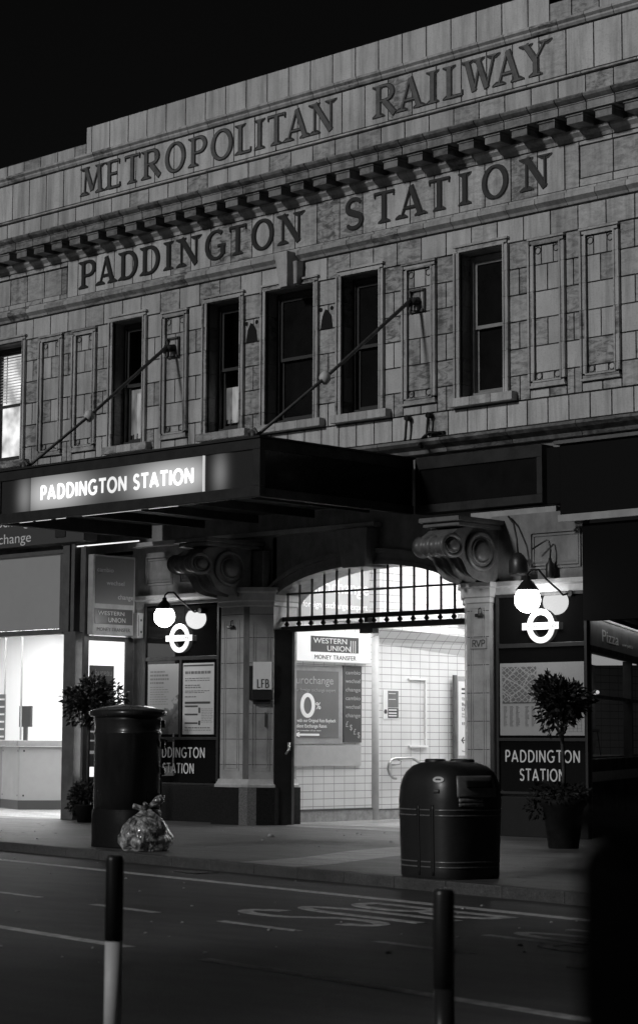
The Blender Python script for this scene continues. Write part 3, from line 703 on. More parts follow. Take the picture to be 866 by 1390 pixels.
# folded dark entrance door at the left jamb
fr=(V((-.92,-.12,0)),V((.62,.785,0)).normalized(),V((0,0,1)))
dl=thing('folded_entrance_door','tall black steel door folded open against the left jamb of the arched entrance','door',(-.85,0,0))
mb=MB(); mb.extr([(0,.0),(.36,.0),(.36,3.45),(0,3.45)],fr,-.05,.0); mb.build('door_leaf',DARKP,dl,bevel=.006)
mb=MB(); mb.extr([(.32,.0),(.36,.0),(.36,3.43),(.32,3.43)],fr,.001,.03); mb.build('door_edge',GREYP,dl)
mb=MB(); p=lambda u,v,w: tuple(fr[0]+fr[1]*u+fr[2]*v+fr[1].cross(fr[2])*w)
mb.tube([p(.27,1.38,.0),p(.27,1.38,.06),p(.26,1.33,.07),p(.20,1.24,.07)],.018,8); mb.tube([p(.27,1.45,.01),p(.27,1.3,.012)],.03,8); mb.build('handle',mat('worn_steel',.4,.3,metal=.8),dl)
# --- ticket hall behind the arch
HX=-1.42
mb=MB()
mb.box(HX-.15,HX,.5,3.0,.20,5.0); mb.build('hall_side_wall',HTILE,st)
mb=MB(); mb.box(HX-.15,HX+.02,.5,3.0,0,.2); mb.box(-1.5-.15,-1.5+.03,3.22,14,0,.18); mb.build('skirting',mat('hall_skirting',.28,.5,var=.3,vs=9),st)
mb=MB(); mb.box(HX-.15,HX+.03,.5,3.0,.2,.235); mb.box(-1.65,-1.46,3.22,14,.18,.2); mb.build('skirting_top',INK,st)
mb=MB(); mb.tube([(-1.50,3.10,.0),(-1.50,3.10,3.62)],.13,20); mb.build('corner_pier',mat('pale_pier',.5,.4,var=.1),st)
mb=MB(); mb.box(-1.65,-1.5,3.15,14,.18,5.0); mb.build('hall_side_wall',HTILE,st)
# sloping soffit high on the far side wall
mb=MB(); mb.hexa([(-1.5,3.0,3.35),(-1.22,3.0,3.62),(-1.22,9.0,3.42),(-1.5,9.0,2.95),(-1.5,3.0,5.0),(-1.22,3.0,5.0),(-1.22,9.0,5.0),(-1.5,9.0,5.0)]); mb.build('hall_bulkhead',HTILE,st)
mb=MB(); mb.box(-4,5.0,14,14.2,0,5); mb.build('hall_back_wall',HTILEX,st)
mb=MB(); mb.hexa([(3.9,.5,0),(3.95,.5,0),(1.6,5.4,0),(1.55,5.4,0),(3.9,.5,5),(3.95,.5,5),(1.6,5.4,5),(1.55,5.4,5)]); mb.box(1.55,1.6,5.4,14,0,5); mb.build('hall_side_wall',HTILE,st)
mb=MB(); mb.box(-1.8,4.2,.7,14.2,5.0,5.1); mb.build('hall_ceiling',WHITE,st)
mb=MB(); mb.box(-1.42,4.0,.5,14,.0,.004); struct(mb.build('hall_floor',groundmat('hall_floor_tile',.38,.35)))
mb=MB()
for y in (1.6,4.2,6.8,9.4): mb.box(-.7,1.5,y,y+.6,4.93,4.99)
mb.build('ceiling_light',HOT,st)
# shallow niche frame in the tiles
mb=MB(); mb.box(-1.5,-1.46,4.60,4.64,1.40,2.66); mb.box(-1.5,-1.46,4.12,4.64,2.662,2.69); mb.box(-1.5,-1.44,4.12,4.66,1.36,1.398); mb.build('tile_niche',WHITE,st)
# --- things in the hall (seen on the wall facing right)
def sidebox(y0,y1,z0,z1,x,d,name,m_,parent,**k): mb=MB(); mb.box(x,x+d,y0,y1,z0,z1); return mb.build(name,m_,parent,**k)
xw=HX
t=thing('money_transfer_lightbox','white lit sign box reading MONEY TRANSFER above the exchange window inside the entrance','sign',(xw,1.8,2.93))
sidebox(.72,2.80,2.93,3.50,xw,.16,'box',mat('lit_white_box',.7,.4,emit=.3),t,bevel=.01)
sidebox(1.16,2.45,3.11,3.40,xw+.16,.006,'black_panel',INK,t)
text('WESTERN',SIDE(xw+.167,1.22,3.27),.10,.9,TXTW,t); text('UNION',SIDE(xw+.167,1.58,3.135),.10,.62,TXTW,t)
text('|||',SIDE(xw+.167,2.2,3.15),.2,.14,TXTW,t)
text('MONEY TRANSFER',SIDE(xw+.161,1.25,2.975),.085,1.12,INK,t)
t=thing('exchange_window_poster','grey exchange rate poster with a big 0% and white arrow beneath the lit box','poster',(xw,1.5,1.4))
sidebox(.72,2.14,1.42,2.86,xw,.05,'frame',LGREY,t)
EXG=mat('backlit_grey_poster',.15,.35,var=.1,vs=1.5,emit=.0)
EXL=mat('poster_print_white',.85,.5,emit=.12)
sidebox(.74,2.02,1.53,2.76,xw+.05,.006,'poster_face',EXG,t)
xs_=xw+.057
text('eurochange',SIDE(xs_,.76,2.52),.15,1.1,TXTG,t); text('your foreign exchange expert',SIDE(xs_,.78,2.38),.06,1.15,TXTG,t)
mb=MB(); letter(mb,'O',1.02,1.36,1.93,2.32,SIDE(xs_,0,0),.09,.07,.004); mb.build('lettering',EXL,t); text('%',SIDE(xs_,1.40,2.06),.13,.13,EXL,t)
text('zero with our Original Rate Buyback',SIDE(xs_,.74,1.82),.065,1.2,EXL,t); text('Excellent Exchange Rates',SIDE(xs_,.74,1.72),.065,.95,EXL,t); text('ask for a member of our team',SIDE(xs_,.82,1.655),.028,.72,EXL,t)
mb=MB(); mb.extr([(.82,1.595),(.98,1.64),(.98,1.61),(1.50,1.61),(1.50,1.572),(.98,1.572),(.98,1.545)],SIDE(xs_,0,0),0,.004); mb.build('arrow',EXL,t)
t=thing('word_strip_poster','narrow dark poster column of exchange words and currency signs beside the 0% poster','poster',(xw,2.4,1.4))
sidebox(2.17,2.66,1.45,2.88,xw,.05,'panel',mat('dark_grey_print',.07,.35,var=.15,vs=2),t)
for z,s in ((2.72,'cambio'),(2.56,'wechsel'),(2.40,'change'),(2.24,'cambio'),(2.08,'wechsel'),(1.92,'change')): text(s,SIDE(xw+.052,2.21,z),.075,.40,TXTG,t)
for y,z,s in ((2.21,1.74,'£'),(2.32,1.68,'$'),(2.42,1.60,'£'),(2.53,1.54,'$')): text(s,SIDE(xw+.052,y,z),.11,None,TXTG,t)
o=sidebox(.72,2.66,1.02,1.41,xw,.04,'blank_wall_board',mat('pale_board',.42,.5,var=.06),None,org=(xw,1.6,1.02)); tag(o,'plain pale grey board under the exchange posters','board')
t=thing('exchange_lightbox','pale exchange sign box glimpsed high behind the iron grille','sign',(xw,1.9,3.75))
sidebox(.9,2.80,3.72,4.75,xw,.12,'box',mat('dim_sign_box',.30,.4,emit=.1),t)
text('eurochange',SIDE(xw+.122,1.0,4.22),.26,1.75,EXL,t); text('foreign exchange expert',SIDE(xw+.122,.98,3.93),.12,1.75,EXL,t)
t=thing('wayfinding_plate','small grey and white information plate on the tiled wall above the grab rail','sign',(-1.5,3.6,1.9))
sidebox(3.40,3.84,1.90,2.46,-1.5,.012,'plate',WHITE,t); sidebox(3.53,3.83,2.12,2.44,-1.488,.004,'grey_field',MIDG,t); sidebox(3.53,3.83,1.92,2.11,-1.488,.005,'dark_field',INK,t)
mb=MB()
for z in (1.95,2.0,2.06): mb.box(-1.484,-1.4815,3.55,3.78,z,z+.025)
for z in (2.38,2.27): mb.box(-1.484,-1.4815,3.55,3.75,z,z+.012)
mb.build('print_lines',TXTW,t)
mb=MB(); mb.extr([(3.465+.045*math.cos(i*.524),2.04+.045*math.sin(i*.524)) for i in range(12)],SIDE(-1.487,0,0),0,.002); mb.build('pictogram',INK,t)
STEEL=mat('brushed_steel_rail',.45,.28,metal=.9)
t=thing('grab_rail','bent steel grab rail on the white tiled hall wall left of the litter bin','handrail',(-1.4,3.6,.8))
mb=MB(); mb.tube([(-1.4,3.66,.77),(-1.38,3.56,.78),(-1.38,3.46,.86),(-1.38,3.42,.95),(-1.38,3.44,1.05),(-1.38,3.52,1.13),(-1.38,3.62,1.15),(-1.38,4.12,1.16),(-1.38,4.5,.98),(-1.38,5.2,.66)],.028,12); mb.build('rail',STEEL,t)
mb=MB(); mb.tube([(-1.38,3.62,1.15),(-1.38,3.8,1.10),(-1.38,3.75,1.04),(-1.42,3.66,1.03),(-1.5,3.66,1.03)],.014,8); mb.build('bracket',STEEL,t)
t=thing('notice_stand','tall white service notice in a grey frame at the right of the tiled hall','notice board',(-1.4,5.9,0))
sidebox(5.38,7.0,1.13,2.76,-1.40,.05,'board',LGREY,t); sidebox(5.46,6.95,1.2,2.66,-1.35,.006,'notice',mat('notice_paper',.62,.3,emit=.05),t); sidebox(5.34,5.42,.0,2.78,-1.40,.06,'post',GREYP,t)
mb=MB(); mb.box(-1.343,-1.341,5.55,6.9,2.49,2.53); mb.box(-1.343,-1.341,5.55,6.9,2.41,2.44); mb.build('print_bars',INK,t)
for z,s,h,w in ((2.28,'This entrance',.065,.62),(2.18,'Bakerloo,',.065,.45),(2.08,'District and',.065,.5),(1.80,'Elizabeth line',.06,.66),(1.47,'National',.06,.4)): text(s,SIDE(-1.343,5.55 if z>1.5 else 5.72,z),h,w,INK,t)
text('This station is served by lifts',SIDE(-1.343,5.55,2.0),.035,.6,MIDG,t); text('Escalators run to platforms',SIDE(-1.343,5.55,1.95),.035,.6,MIDG,t); text('Taxi rank',SIDE(-1.343,5.72,1.38),.04,.3,MIDG,t); text('Please follow signs',SIDE(-1.343,5.55,1.27),.035,.4,MIDG,t)
mb=MB(); mb.extr([(5.53,1.50),(5.60,1.57),(5.62,1.55),(5.585,1.51),(5.68,1.51),(5.68,1.49),(5.585,1.49),(5.62,1.45),(5.60,1.43)],SIDE(-1.343,0,0),0,.003); mb.build('arrow',INK,t)
t=thing('hall_camera_unit','small white camera box on the tiles seen through the right of the iron grille','camera',(-1.4,5.4,3.7))
sidebox(5.3,5.75,3.78,3.98,-1.22,.12,'housing',LGREY,t); mb=MB(); mb.tube([(-1.08,5.45,3.88),(-1.0,5.45,3.88)],.06,12); mb.build('lens',INK,t)
t=thing('hall_pipe','pale horizontal duct behind the right end of the iron grille','pipe',(3.2,2,3.8))
mb=MB(); mb.tube([(2.6,2.2,3.84),(3.9,2.2,3.84)],.06,12); mb.build('duct',LGREY,t)
# ================================================================== CANOPY
cp=thing('entrance_canopy','dark metal box canopy over the station entrance carrying the lit PADDINGTON STATION panel','canopy',(-.7,-2,5.26))
CX0,CX1,CY,CZ0,CZ1=-4.14,2.53,-3.93,5.26,6.18
FR=mat('canopy_frame_paint',.024,.55,spec=.2,var=.4,vs=4)
mb=MB(); mb.box(CX0,CX1,CY,CY+.12,CZ1-.17,CZ1); mb.box(CX0,CX1,CY,CY+.12,CZ0,CZ0+.17); mb.box(CX1-.16,CX1,CY+.001,CY+.12,CZ0+.17,CZ1-.17); mb.box(CX0,CX0+.16,CY+.001,CY+.12,CZ0+.17,CZ1-.17)
mb.box(CX1-.12,CX1,CY+.12,-.3,CZ1-.17,CZ1); mb.box(CX1-.12,CX1,CY+.12,-.3,CZ0,CZ0+.14); mb.box(CX0,CX0+.12,CY+.12,-.3,CZ0,CZ1-.001)
mb.build('fascia_frame',FR,cp,bevel=.008)
mb=MB(); mb.box(CX0-.02,CX1+.02,CY-.03,-.28,CZ1+.002,CZ1+.035); mb.build('roof_sheet',FR,cp)
mb=MB(); mb.box(CX0+.15,CX1-.1,CY+.15,-.28,5.50,5.53); mb.build('soffit',mat('canopy_soffit',.03,.5,var=.4),cp)
mb=MB(); mb.box(CX1-.09,CX1-.03,CY+.12,-.3,CZ0+.14,CZ1-.17); mb.build('end_panel',GLASSD,cp)
for i,x in enumerate((-2.6,-1.2,.2,1.5)):
    mb=MB(); mb.box(x-.03,x+.03,CY+.15,-.3,5.36,5.50); mb.build('soffit_beam',FR,cp)
mb=MB(); mb.box(CX0+.1,CX1-.1,CY+.13,CY+.17,5.30,5.40); mb.build('light_trough',GREYP,cp)
# front light box: failing tubes behind a diffuser
def boxlight(name,spots,base,peak):
    m=mat(name,.03,.3,spec=.2); t=m.node_tree; L=t.links.new; b=t.nodes['Principled BSDF']; g=N(t,'ShaderNodeNewGeometry'); s=N(t,'ShaderNodeSeparateXYZ'); L(g.outputs['Position'],s.inputs[0])
    acc=None
    for (cx,wd,am) in spots:
        a=N(t,'ShaderNodeMath',operation='SUBTRACT'); L(s.outputs['X'],a.inputs[0]); a.inputs[1].default_value=cx
        a2=N(t,'ShaderNodeMath',operation='DIVIDE'); L(a.outputs[0],a2.inputs[0]); a2.inputs[1].default_value=wd
        z=N(t,'ShaderNodeMath',operation='SUBTRACT'); L(s.outputs['Z'],z.inputs[0]); z.inputs[1].default_value=5.70
        z2=N(t,'ShaderNodeMath',operation='DIVIDE'); L(z.outputs[0],z2.inputs[0]); z2.inputs[1].default_value=.33
        p1=N(t,'ShaderNodeMath',operation='POWER'); L(a2.outputs[0],p1.inputs[0]); p1.inputs[1].default_value=2
        p2=N(t,'ShaderNodeMath',operation='POWER'); L(z2.outputs[0],p2.inputs[0]); p2.inputs[1].default_value=2
        ab=N(t,'ShaderNodeMath',operation='ADD'); L(p1.outputs[0],ab.inputs[0]); L(p2.outputs[0],ab.inputs[1])
        ng=N(t,'ShaderNodeMath',operation='MULTIPLY'); L(ab.outputs[0],ng.inputs[0]); ng.inputs[1].default_value=-1
        ex=N(t,'ShaderNodeMath',operation='EXPONENT'); L(ng.outputs[0],ex.inputs[0])
        am_=N(t,'ShaderNodeMath',operation='MULTIPLY'); L(ex.outputs[0],am_.inputs[0]); am_.inputs[1].default_value=am
        if acc is None: acc=am_.outputs[0]
        else:
            ad=N(t,'ShaderNodeMath',operation='ADD'); L(acc,ad.inputs[0]); L(am_.outputs[0],ad.inputs[1]); acc=ad.outputs[0]
    ad=N(t,'ShaderNodeMath',operation='ADD'); L(acc,ad.inputs[0]); ad.inputs[1].default_value=base
    b.inputs['Emission Color'].default_value=(1,1,1,1); L(ad.outputs[0],b.inputs['Emission Strength']); return m
DIFF=boxlight('backlit_diffuser',[(-2.35,.75,.5),(-2.95,.35,.18),(.35,.85,.55),(1.05,.4,.15)],.022,1)
DIM=boxlight('dim_diffuser',[(1.60,.17,.16),(-3.32,.2,.2)],.002,1)
mb=MB(); mb.box(-3.15,1.23,CY+.02,CY+.06,CZ0+.17,CZ1-.17); mb.build('lit_panel',DIFF,cp)
mb=MB(); mb.box(-3.98,-3.18,CY+.03,CY+.06,CZ0+.17,CZ1-.17); mb.build('dim_panel',DIM,cp)
mb=MB(); mb.box(1.26,CX1-.16,CY+.03,CY+.06,CZ0+.17,CZ1-.17); mb.build('dim_panel',DIM,cp)
mb=MB(); mb.box(1.23,1.25,CY+.005,CY+.06,CZ0+.17,CZ1-.17); mb.build('panel_edge',mat('lit_panel_edge',.6,.4,emit=.5),cp)
word('PADDINGTON STATION',-2.87,1.0,5.60,5.835,FACE(0,CY+.02,0),.050,boxlight('lit_white_letters',[(-2.3,1.0,1.6),(.5,1.0,1.6)],.42,1),cp,depth=.006)
# lit slits along the canopy's lower left edge
mb=MB()
for a,b in ((-3.6,-3.25),(-3.15,-2.75),(-2.6,-2.35)): mb.box(a,b,CY+.14,CY+.16,5.262,5.285)
for a,b in ((-1.9,-.4),(-.2,.5)): mb.box(a,b,CY+.14,CY+.15,5.262,5.272)
o=mb.build('leaking_tube_light',mat('leaking_light',.7,.4,emit=1.2),cp)
# back beam on the wall
mb=MB(); mb.box(-4.8,1.55,-.22,-.0,5.13,5.21); mb.build('wall_beam',LGREY,st)
mb=MB(); mb.tube([(-5.1,-1.22,5.11),(-3.35,-1.22,5.11)],.012,8); o=mb.build('tube_lamp',mat('dim_tube',.8,.4,emit=1.0),None,org=(-4.2,-1.22,5.11)); tag(o,'thin glowing tube lamp under the left end of the dark canopy','lamp')
# stays
STAY=mat('stay_rod_iron',.07,.5,var=.4,vs=9); BALL=mat('pale_stay_joint',.6,.5)
for (a,b,lab) in (((-3.80,-.06,8.93),(-3.55,-3.75,6.2),'left canopy stay rod with a pale turnbuckle, fixed between the second and third windows'),((2.38,-.06,8.97),(2.25,-3.8,6.2),'right canopy stay rod with a pale turnbuckle, fixed left of the pale framed window')):
    t=thing('stay_rod',lab,'stay rod',a,'rods holding up the canopy'); A=V(a);Bq=V(b)
    mb=MB(); mb.tube([A+V((0,-.12,0)),A.lerp(Bq,.55),Bq],[.035,.028,.026],10); mb.build('rod',STAY,t)
    mb=MB(); mb.lathe([(.03,-.11),(.08,-.06),(.10,0),(.08,.06),(.03,.11)],A.lerp(Bq,.58),14); mb.build('turnbuckle',BALL,t)
    mb=MB(); x=A.x;z=A.z
    for q in ((x-.14,x+.14,z+.17,z+.20),(x-.14,x+.14,z-.20,z-.17),(x-.17,x-.14,z-.2,z+.2),(x+.14,x+.17,z-.2,z+.2)): mb.box(q[0],q[1],-.045,-.0,q[2],q[3]); mb.tube([(x,-.0,z),(x-.02,-.2,z-.04)],.07,10); mb.tube([(x-.1,-.1,z),(x-.12,-.14,z-.1),(x-.02,-.2,z-.1)],.03,8)
    for dx in (-.14,.14):
        for dz in (-.17,.17): mb.tube([(x+dx,-.03,z+dz),(x+dx,-.08,z+dz)],.02,8)
    mb.build('wall_plate',STAY,t)
    mb=MB(); mb.tube([Bq+V((0,0,-.02)),Bq+V((.0,.0,.12))],.05,8); mb.tube([Bq+V((-.12,0,.1)),Bq+V((-.02,.05,.16)),Bq+V((.1,0,.06))],.03,8); mb.build('anchor_lug',STAY,t)
# ================================================================== dark fascia boxes right of the canopy
t=thing('blank_fascia_box','long dark blank sign box on the wall between canopy and big right sign','sign',(3.9,-.3,5.25))
mb=MB(); y=-.30
mb.box(2.56,5.24,y,y+.06,6.0,6.2); mb.box(2.56,5.24,y,y+.06,5.26,5.40); mb.box(2.56,2.66,y+.001,y+.06,5.4,6.0); mb.box(5.13,5.24,y+.001,y+.06,5.4,6.0); mb.box(2.56,5.24,y+.06,0,5.26,6.2)
mb.build('frame',FR,t,bevel=.006); mb=MB(); mb.box(2.66,5.13,y+.03,y+.05,5.4,6.0); mb.build('dark_face',GLASSD,t)
o=B(3.7,5.45,-.22,-.02,5.08,5.2).build('soffit_board',LGREY,None,org=(4.6,-.1,5.08),bevel=.006); tag(o,'short pale board under the blank fascia box, right of the scroll bracket','board')
BLACKS=mat('black_sign_face',.007,.6,spec=.06)
t=thing('large_dark_sign','large plain black sign box with a pale lower lip at the upper right','sign',(7.4,-.6,4.9))
mb=MB(); mb.box(5.45,5.82,-.45,0,5.2,6.1); mb.box(5.82,9.5,-.6,0,5.0,6.1); mb.build('box',BLACKS,t,bevel=.01)
mb=MB(); mb.box(5.82,9.5,-.66,-.6,4.88,4.99); mb.build('lower_lip',LGREY,t); mb=MB(); mb.box(5.75,9.5,-.66,-.0,6.105,6.16); mb.build('upper_lip',GREYP,t)
t=thing('hanging_black_hoarding','tall plain black hoarding panel above the pizza shop window','panel',(7.5,-.4,3.35))
mb=MB(); mb.box(6.17,9.5,-.50,-.30,3.34,4.84); mb.build('panel',mat('matt_black_panel',.006,.8,spec=.04),t)
# wall pipes and hooks
for x,lab in ((2.2,'left of two short black pipe stubs under the right stay rod'),(2.68,'right of two short black pipe stubs, with a bent cable loop')):
    t=thing('pipe_stub',lab,'pipe',(x,-.05,6.6),'pipe stubs above the blank fascia')
    mb=MB(); mb.tube([(x,-.02,6.95),(x,-.12,6.95)],.05,10); mb.tube([(x,-.1,6.95),(x,-.11,6.85),(x-.03,-.1,6.62),(x-.04,-.12,6.5)],.022,8); mb.build('pipe',DARKP,t)
    if x>2.5:
        mb=MB(); mb.tube([(x+.25,-.1,6.62),(x+.05,-.14,6.64),(x-.03,-.2,6.55),(x+.0,-.32,6.4),(x+.06,-.32,6.38)],.03,8); mb.box(x-.03,x+.3,-.06,-.01,6.6,6.66); mb.build('cable',DARKP,t)
# ================================================================== LAMPS
def lamp(px,py,pz,root,r,lab):
    t=thing('globe_lamp',lab,'wall lamp',root,'glowing globe lamps beside the entrance')
    mb=MB(); mb.sphere((px,py,pz),r); g=mb.build('globe',GLOBE,t)
    mb=MB(); mb.lathe([(r*.92,r*.72),(r*.9,r*.75),(r*.45,r*1.35),(r*.22,r*1.55),(r*.2,r*1.8),(r*.08,r*1.85)],(px,py,pz),28); mb.build('cap',DARKP,t)
    mb=MB(); top=V((px,py,pz+r*1.8)); rv=V(root)
    P0=[top,top+V((.01,0,.05)),top+V((.06,.03,.10)),top+V((.16,.08,.10)),top.lerp(rv,.45)+V((.0,0,.07)),top.lerp(rv,.75)+V((0,0,-.03)),rv+V((-.12,-.03,-.02)),rv]
    mb.tube(P0,.017,8); mb.build('arm',DARKP,t)
    mb=MB(); mb.tube([rv+V((0,.06,0)),rv+V((0,-.02,0))],.05,10); mb.build('wall_mount',DARKP,t)
lamp(-3.47,-.46,3.755,(-2.87,-.12,3.86),.195,'glowing white globe lamp above the left roundel sign, nearer the exchange shop')
lamp(5.26,-.72,3.69,(5.85,-.40,3.78),.205,'glowing white globe lamp above the right roundel sign, nearer the pizza shop')
# ================================================================== SIGN BOARDS
def signboard(x0,x1,ztop,lab,kind):
    yw=0 if kind=='l' else -.3
    t=thing('station_sign_board',lab,'sign',((x0+x1)/2,yw,.7),'black station sign boards beside the entrance')
    y=yw-.06
    mb=MB(); mb.box(x0,x1,y,yw,.70,ztop); mb.build('black_panel',GLOSSB,t)
    mb=MB(); 
    for a,b in ((x0-.05,x0),(x1,x1+.05)): mb.box(a,b,y-.03,yw,.66,ztop+.05)
    mb.box(x0,x1,y-.03,yw,ztop,ztop+.05); mb.box(x0,x1,y-.03,yw,.66,.70); mb.box(x0,x1,y-.028,y,1.49,1.54); mb.box(x0,x1,y-.028,y,2.96,3.03)
    if kind=='l': mb.box((x0+x1)/2-.03,(x0+x1)/2+.03,y-.028,y,1.54,2.96)
    mb.build('frame',DARKM,t,bevel=.005)
    cx=-3.44 if kind=='l' else 5.27; cz=3.37 if kind=='l' else 3.29
    mb=MB(); n=48; ro,ri=.27,.178; fr=FACE(cx,y-.03,cz); b=0; o,xd,ud=fr; nd=xd.cross(ud)
    for w in (0,.02):
        for rr in (ri,ro):
            for j in range(n): q=2*math.pi*j/n; mb.v.append(tuple(o+xd*rr*math.cos(q)+ud*rr*math.sin(q)+nd*w))
    for j in range(n):
        k=(j+1)%n; mb.face([2*n+j,3*n+j,3*n+k,2*n+k]); mb.face([n+j,n+k,3*n+k,3*n+j]); mb.face([j,2*n+j,2*n+k,k])
    ro_=mb.build('roundel_ring',ROUND,t)
    mb=MB(); mb.extr([(-.36,-.055),(.36,-.055),(.36,.055),(-.36,.055)],fr,.021,.03); mb.build('roundel_bar',ROUND,t)
    text('UNDERGROUND',(fr[0]+V((-.30,-.031,-.022)),xd,ud),.045,.6,MIDG,t,lift=.001)
    # words at the foot
    w0,w1=x0+.2,x1-.2
    if kind=='l': a0,a1,b0,b1=-4.22,-2.76,-3.90,-3.05
    else: a0,a1,b0,b1=4.51,5.98,4.80,5.69
    word('PADDINGTON',a0,a1,1.165,1.345,FACE(0,y,0),.025,TXTG2,t,depth=.003); word('STATION',b0,b1,.875,1.055,FACE(0,y,0),.025,TXTG2,t,depth=.003)
    return t
TXTG2=mat('white_sign_lettering',.6,.4,emit=.03)  # a faint glow is put into the lettering, which is no lamp
sb=signboard(-4.40,-2.44,4.0,'black sign board with roundel and two posters, left of the entrance behind the pillar box','l')
sr=signboard(4.40,6.10,3.77,'black sign board with roundel and street map, right of the entrance behind the potted tree','r')
def poster(x0,x1,z0,z1,parent,name='poster',m_=PAPER,yw=0):
    mb=MB(); mb.box(x0,x1,yw-.075,yw-.061,z0,z1); return mb.build(name,m_,parent)
CITYP=mat('photo_print_poster',.5,.25)
_t=CITYP.node_tree; _L=_t.links.new; _b=_t.nodes['Principled BSDF']; _g=N(_t,'ShaderNodeNewGeometry'); _s=N(_t,'ShaderNodeSeparateXYZ'); _L(_g.outputs['Position'],_s.inputs[0])
_n=N(_t,'ShaderNodeTexNoise'); _n.inputs['Scale'].default_value=6; _n.inputs['Detail'].default_value=7; _L(_g.outputs['Position'],_n.inputs['Vector'])
_a=N(_t,'ShaderNodeMath',operation='MULTIPLY_ADD'); _L(_s.outputs['X'],_a.inputs[0]); _a.inputs[1].default_value=.75; _a.inputs[2].default_value=4.95   # print: dark hill rises to the right
_d=N(_t,'ShaderNodeMath',operation='SUBTRACT'); _L(_a.outputs[0],_d.inputs[0]); _L(_s.outputs['Z'],_d.inputs[1])
_e=N(_t,'ShaderNodeMath',operation='MULTIPLY_ADD'); _L(_n.outputs['Fac'],_e.inputs[0]); _e.inputs[1].default_value=.8; _L(_d.outputs[0],_e.inputs[2])
_r=N(_t,'ShaderNodeValToRGB'); _r.color_ramp.elements[0].position=.40; _r.color_ramp.elements[0].color=(.36,.36,.36,1); _r.color_ramp.elements[1].position=.46; _r.color_ramp.elements[1].color=(.15,.15,.15,1)
_x=_r.color_ramp.elements.new(.75); _x.color=(.08,.08,.08,1); _x=_r.color_ramp.elements.new(.9); _x.color=(.2,.2,.2,1)
_L(_e.outputs[0],_r.inputs[0]); _L(_r.outputs[0],_b.inputs['Base Color'])
p1=poster(-4.33,-3.48,1.59,2.90,sb,m_=CITYP); p2=poster(-3.36,-2.52,1.59,2.90,sb)
def lines(parent,x0,x1,rows,m_=INK,y=-.077):
    mb=MB()
    for (z,h,f) in rows:
        x=x0
        while x<x0+(x1-x0)*f:
            w=random.uniform(.03,.09); mb.box(x,min(x+w,x1),y,-.0745,z,z+h); x+=w+.018
    return mb.build('print_lines',m_,parent)
lines(sb,-4.27,-3.75,[(2.74,.03,.8),(2.67,.035,.85),(2.60,.035,.95),(2.53,.035,.7)],MIDG); lines(sb,-4.27,-3.75,[(2.46-.045*i,.012,random.uniform(.6,1)) for i in range(8)]+[(2.02,.03,.5)],MIDG)
lines(sb,-3.30,-2.6,[(2.70,.05,.9),(2.61,.014,.9),(2.57,.014,.95),(2.48,.02,.5),(2.44,.02,.6),(2.38,.014,.9),(2.35,.014,.7),(2.27,.02,.4),(1.70,.02,.9),(1.66,.012,.95)],MIDG)
mb=MB(); 
for (a,b,z0,z1) in ((-3.34,-2.54,2.84,2.87),(-3.30,-2.62,2.15,2.19),(-3.30,-2.95,2.09,2.12),(-2.93,-2.88,1.98,2.08),(-3.30,-2.95,1.94,1.97),(-3.30,-2.95,1.78,1.81),(-2.93,-2.88,1.76,1.84)): mb.box(a,b,-.078,-.0745,z0,z1)
mb.build('print_bars',INK,sb)
lines(sb,-2.85,-2.55,[(2.05-.03*i,.008,.9) for i in range(9)],MIDG)
# map
mp_=poster(4.42,6.08,1.58,2.72,sr,yw=-.3,m_=mat('map_paper',.36,.25,var=.05))
MAPM=mat('street_map_print',.2,.3); _t=MAPM.node_tree; _L=_t.links.new; _b=_t.nodes['Principled BSDF']; _g=N(_t,'ShaderNodeNewGeometry')
outs=[]
for rot,sc,th_ in ((.75,11,.16),(-.65,3.0,.07),(.2,16,.14)):
    q=N(_t,'ShaderNodeMapping'); q.inputs['Rotation'].default_value=(0,rot,0); _L(_g.outputs['Position'],q.inputs[0])
    vo=N(_t,'ShaderNodeTexVoronoi',feature='DISTANCE_TO_EDGE'); vo.inputs['Scale'].default_value=sc; vo.inputs['Randomness'].default_value=.28
    q.inputs['Scale'].default_value=(1,0,1.4); _L(q.outputs[0],vo.inputs['Vector'])
    l=N(_t,'ShaderNodeMath',operation='LESS_THAN'); _L(vo.outputs['Distance'],l.inputs[0]); l.inputs[1].default_value=th_*.5; outs.append(l.outputs[0])
mx=N(_t,'ShaderNodeMath',operation='MAXIMUM'); _L(outs[0],mx.inputs[0]); _L(outs[1],mx.inputs[1])
mr=N(_t,'ShaderNodeMapRange'); mr.inputs[3].default_value=.13; mr.inputs[4].default_value=.34; _L(mx.outputs[0],mr.inputs[0])
_m2=N(_t,'ShaderNodeMath',operation='MULTIPLY'); _L(outs[2],_m2.inputs[0]); _m2.inputs[1].default_value=.08; _ad=N(_t,'ShaderNodeMath',operation='ADD'); _L(mr.outputs[0],_ad.inputs[0]); _L(_m2.outputs[0],_ad.inputs[1])
cc=N(_t,'ShaderNodeCombineColor'); [_L(_ad.outputs[0],cc.inputs[i]) for i in range(3)]; _L(cc.outputs[0],_b.inputs['Base Color'])
mb=MB(); mb.box(4.47,5.15,-.379,-.3745,2.10,2.66); mb.build('street_map',MAPM,sr)
mb=MB(); mb.box(4.47,5.15,-.380,-.3745,2.085,2.099); mb.box(5.26,5.42,-.38,-.3745,1.64,1.665); mb.build('print_bars',INK,sr)
mb=MB()
for c in range(5):
    x=4.49+c*.125+(.06 if c>2 else 0)
    for r in range(17): mb.box(x,x+random.uniform(.04,.08),-.378,-.3745,2.03-r*.019,2.039-r*.019)
for r in range(7): mb.box(5.62,6.04,-.378,-.3745,1.94-r*.05,1.943-r*.05)
for r in range(6): mb.box(5.62+r*.08,5.623+r*.08,-.3782,-.3745,1.64,1.94)
mb.build('print_lines',MIDG,sr)
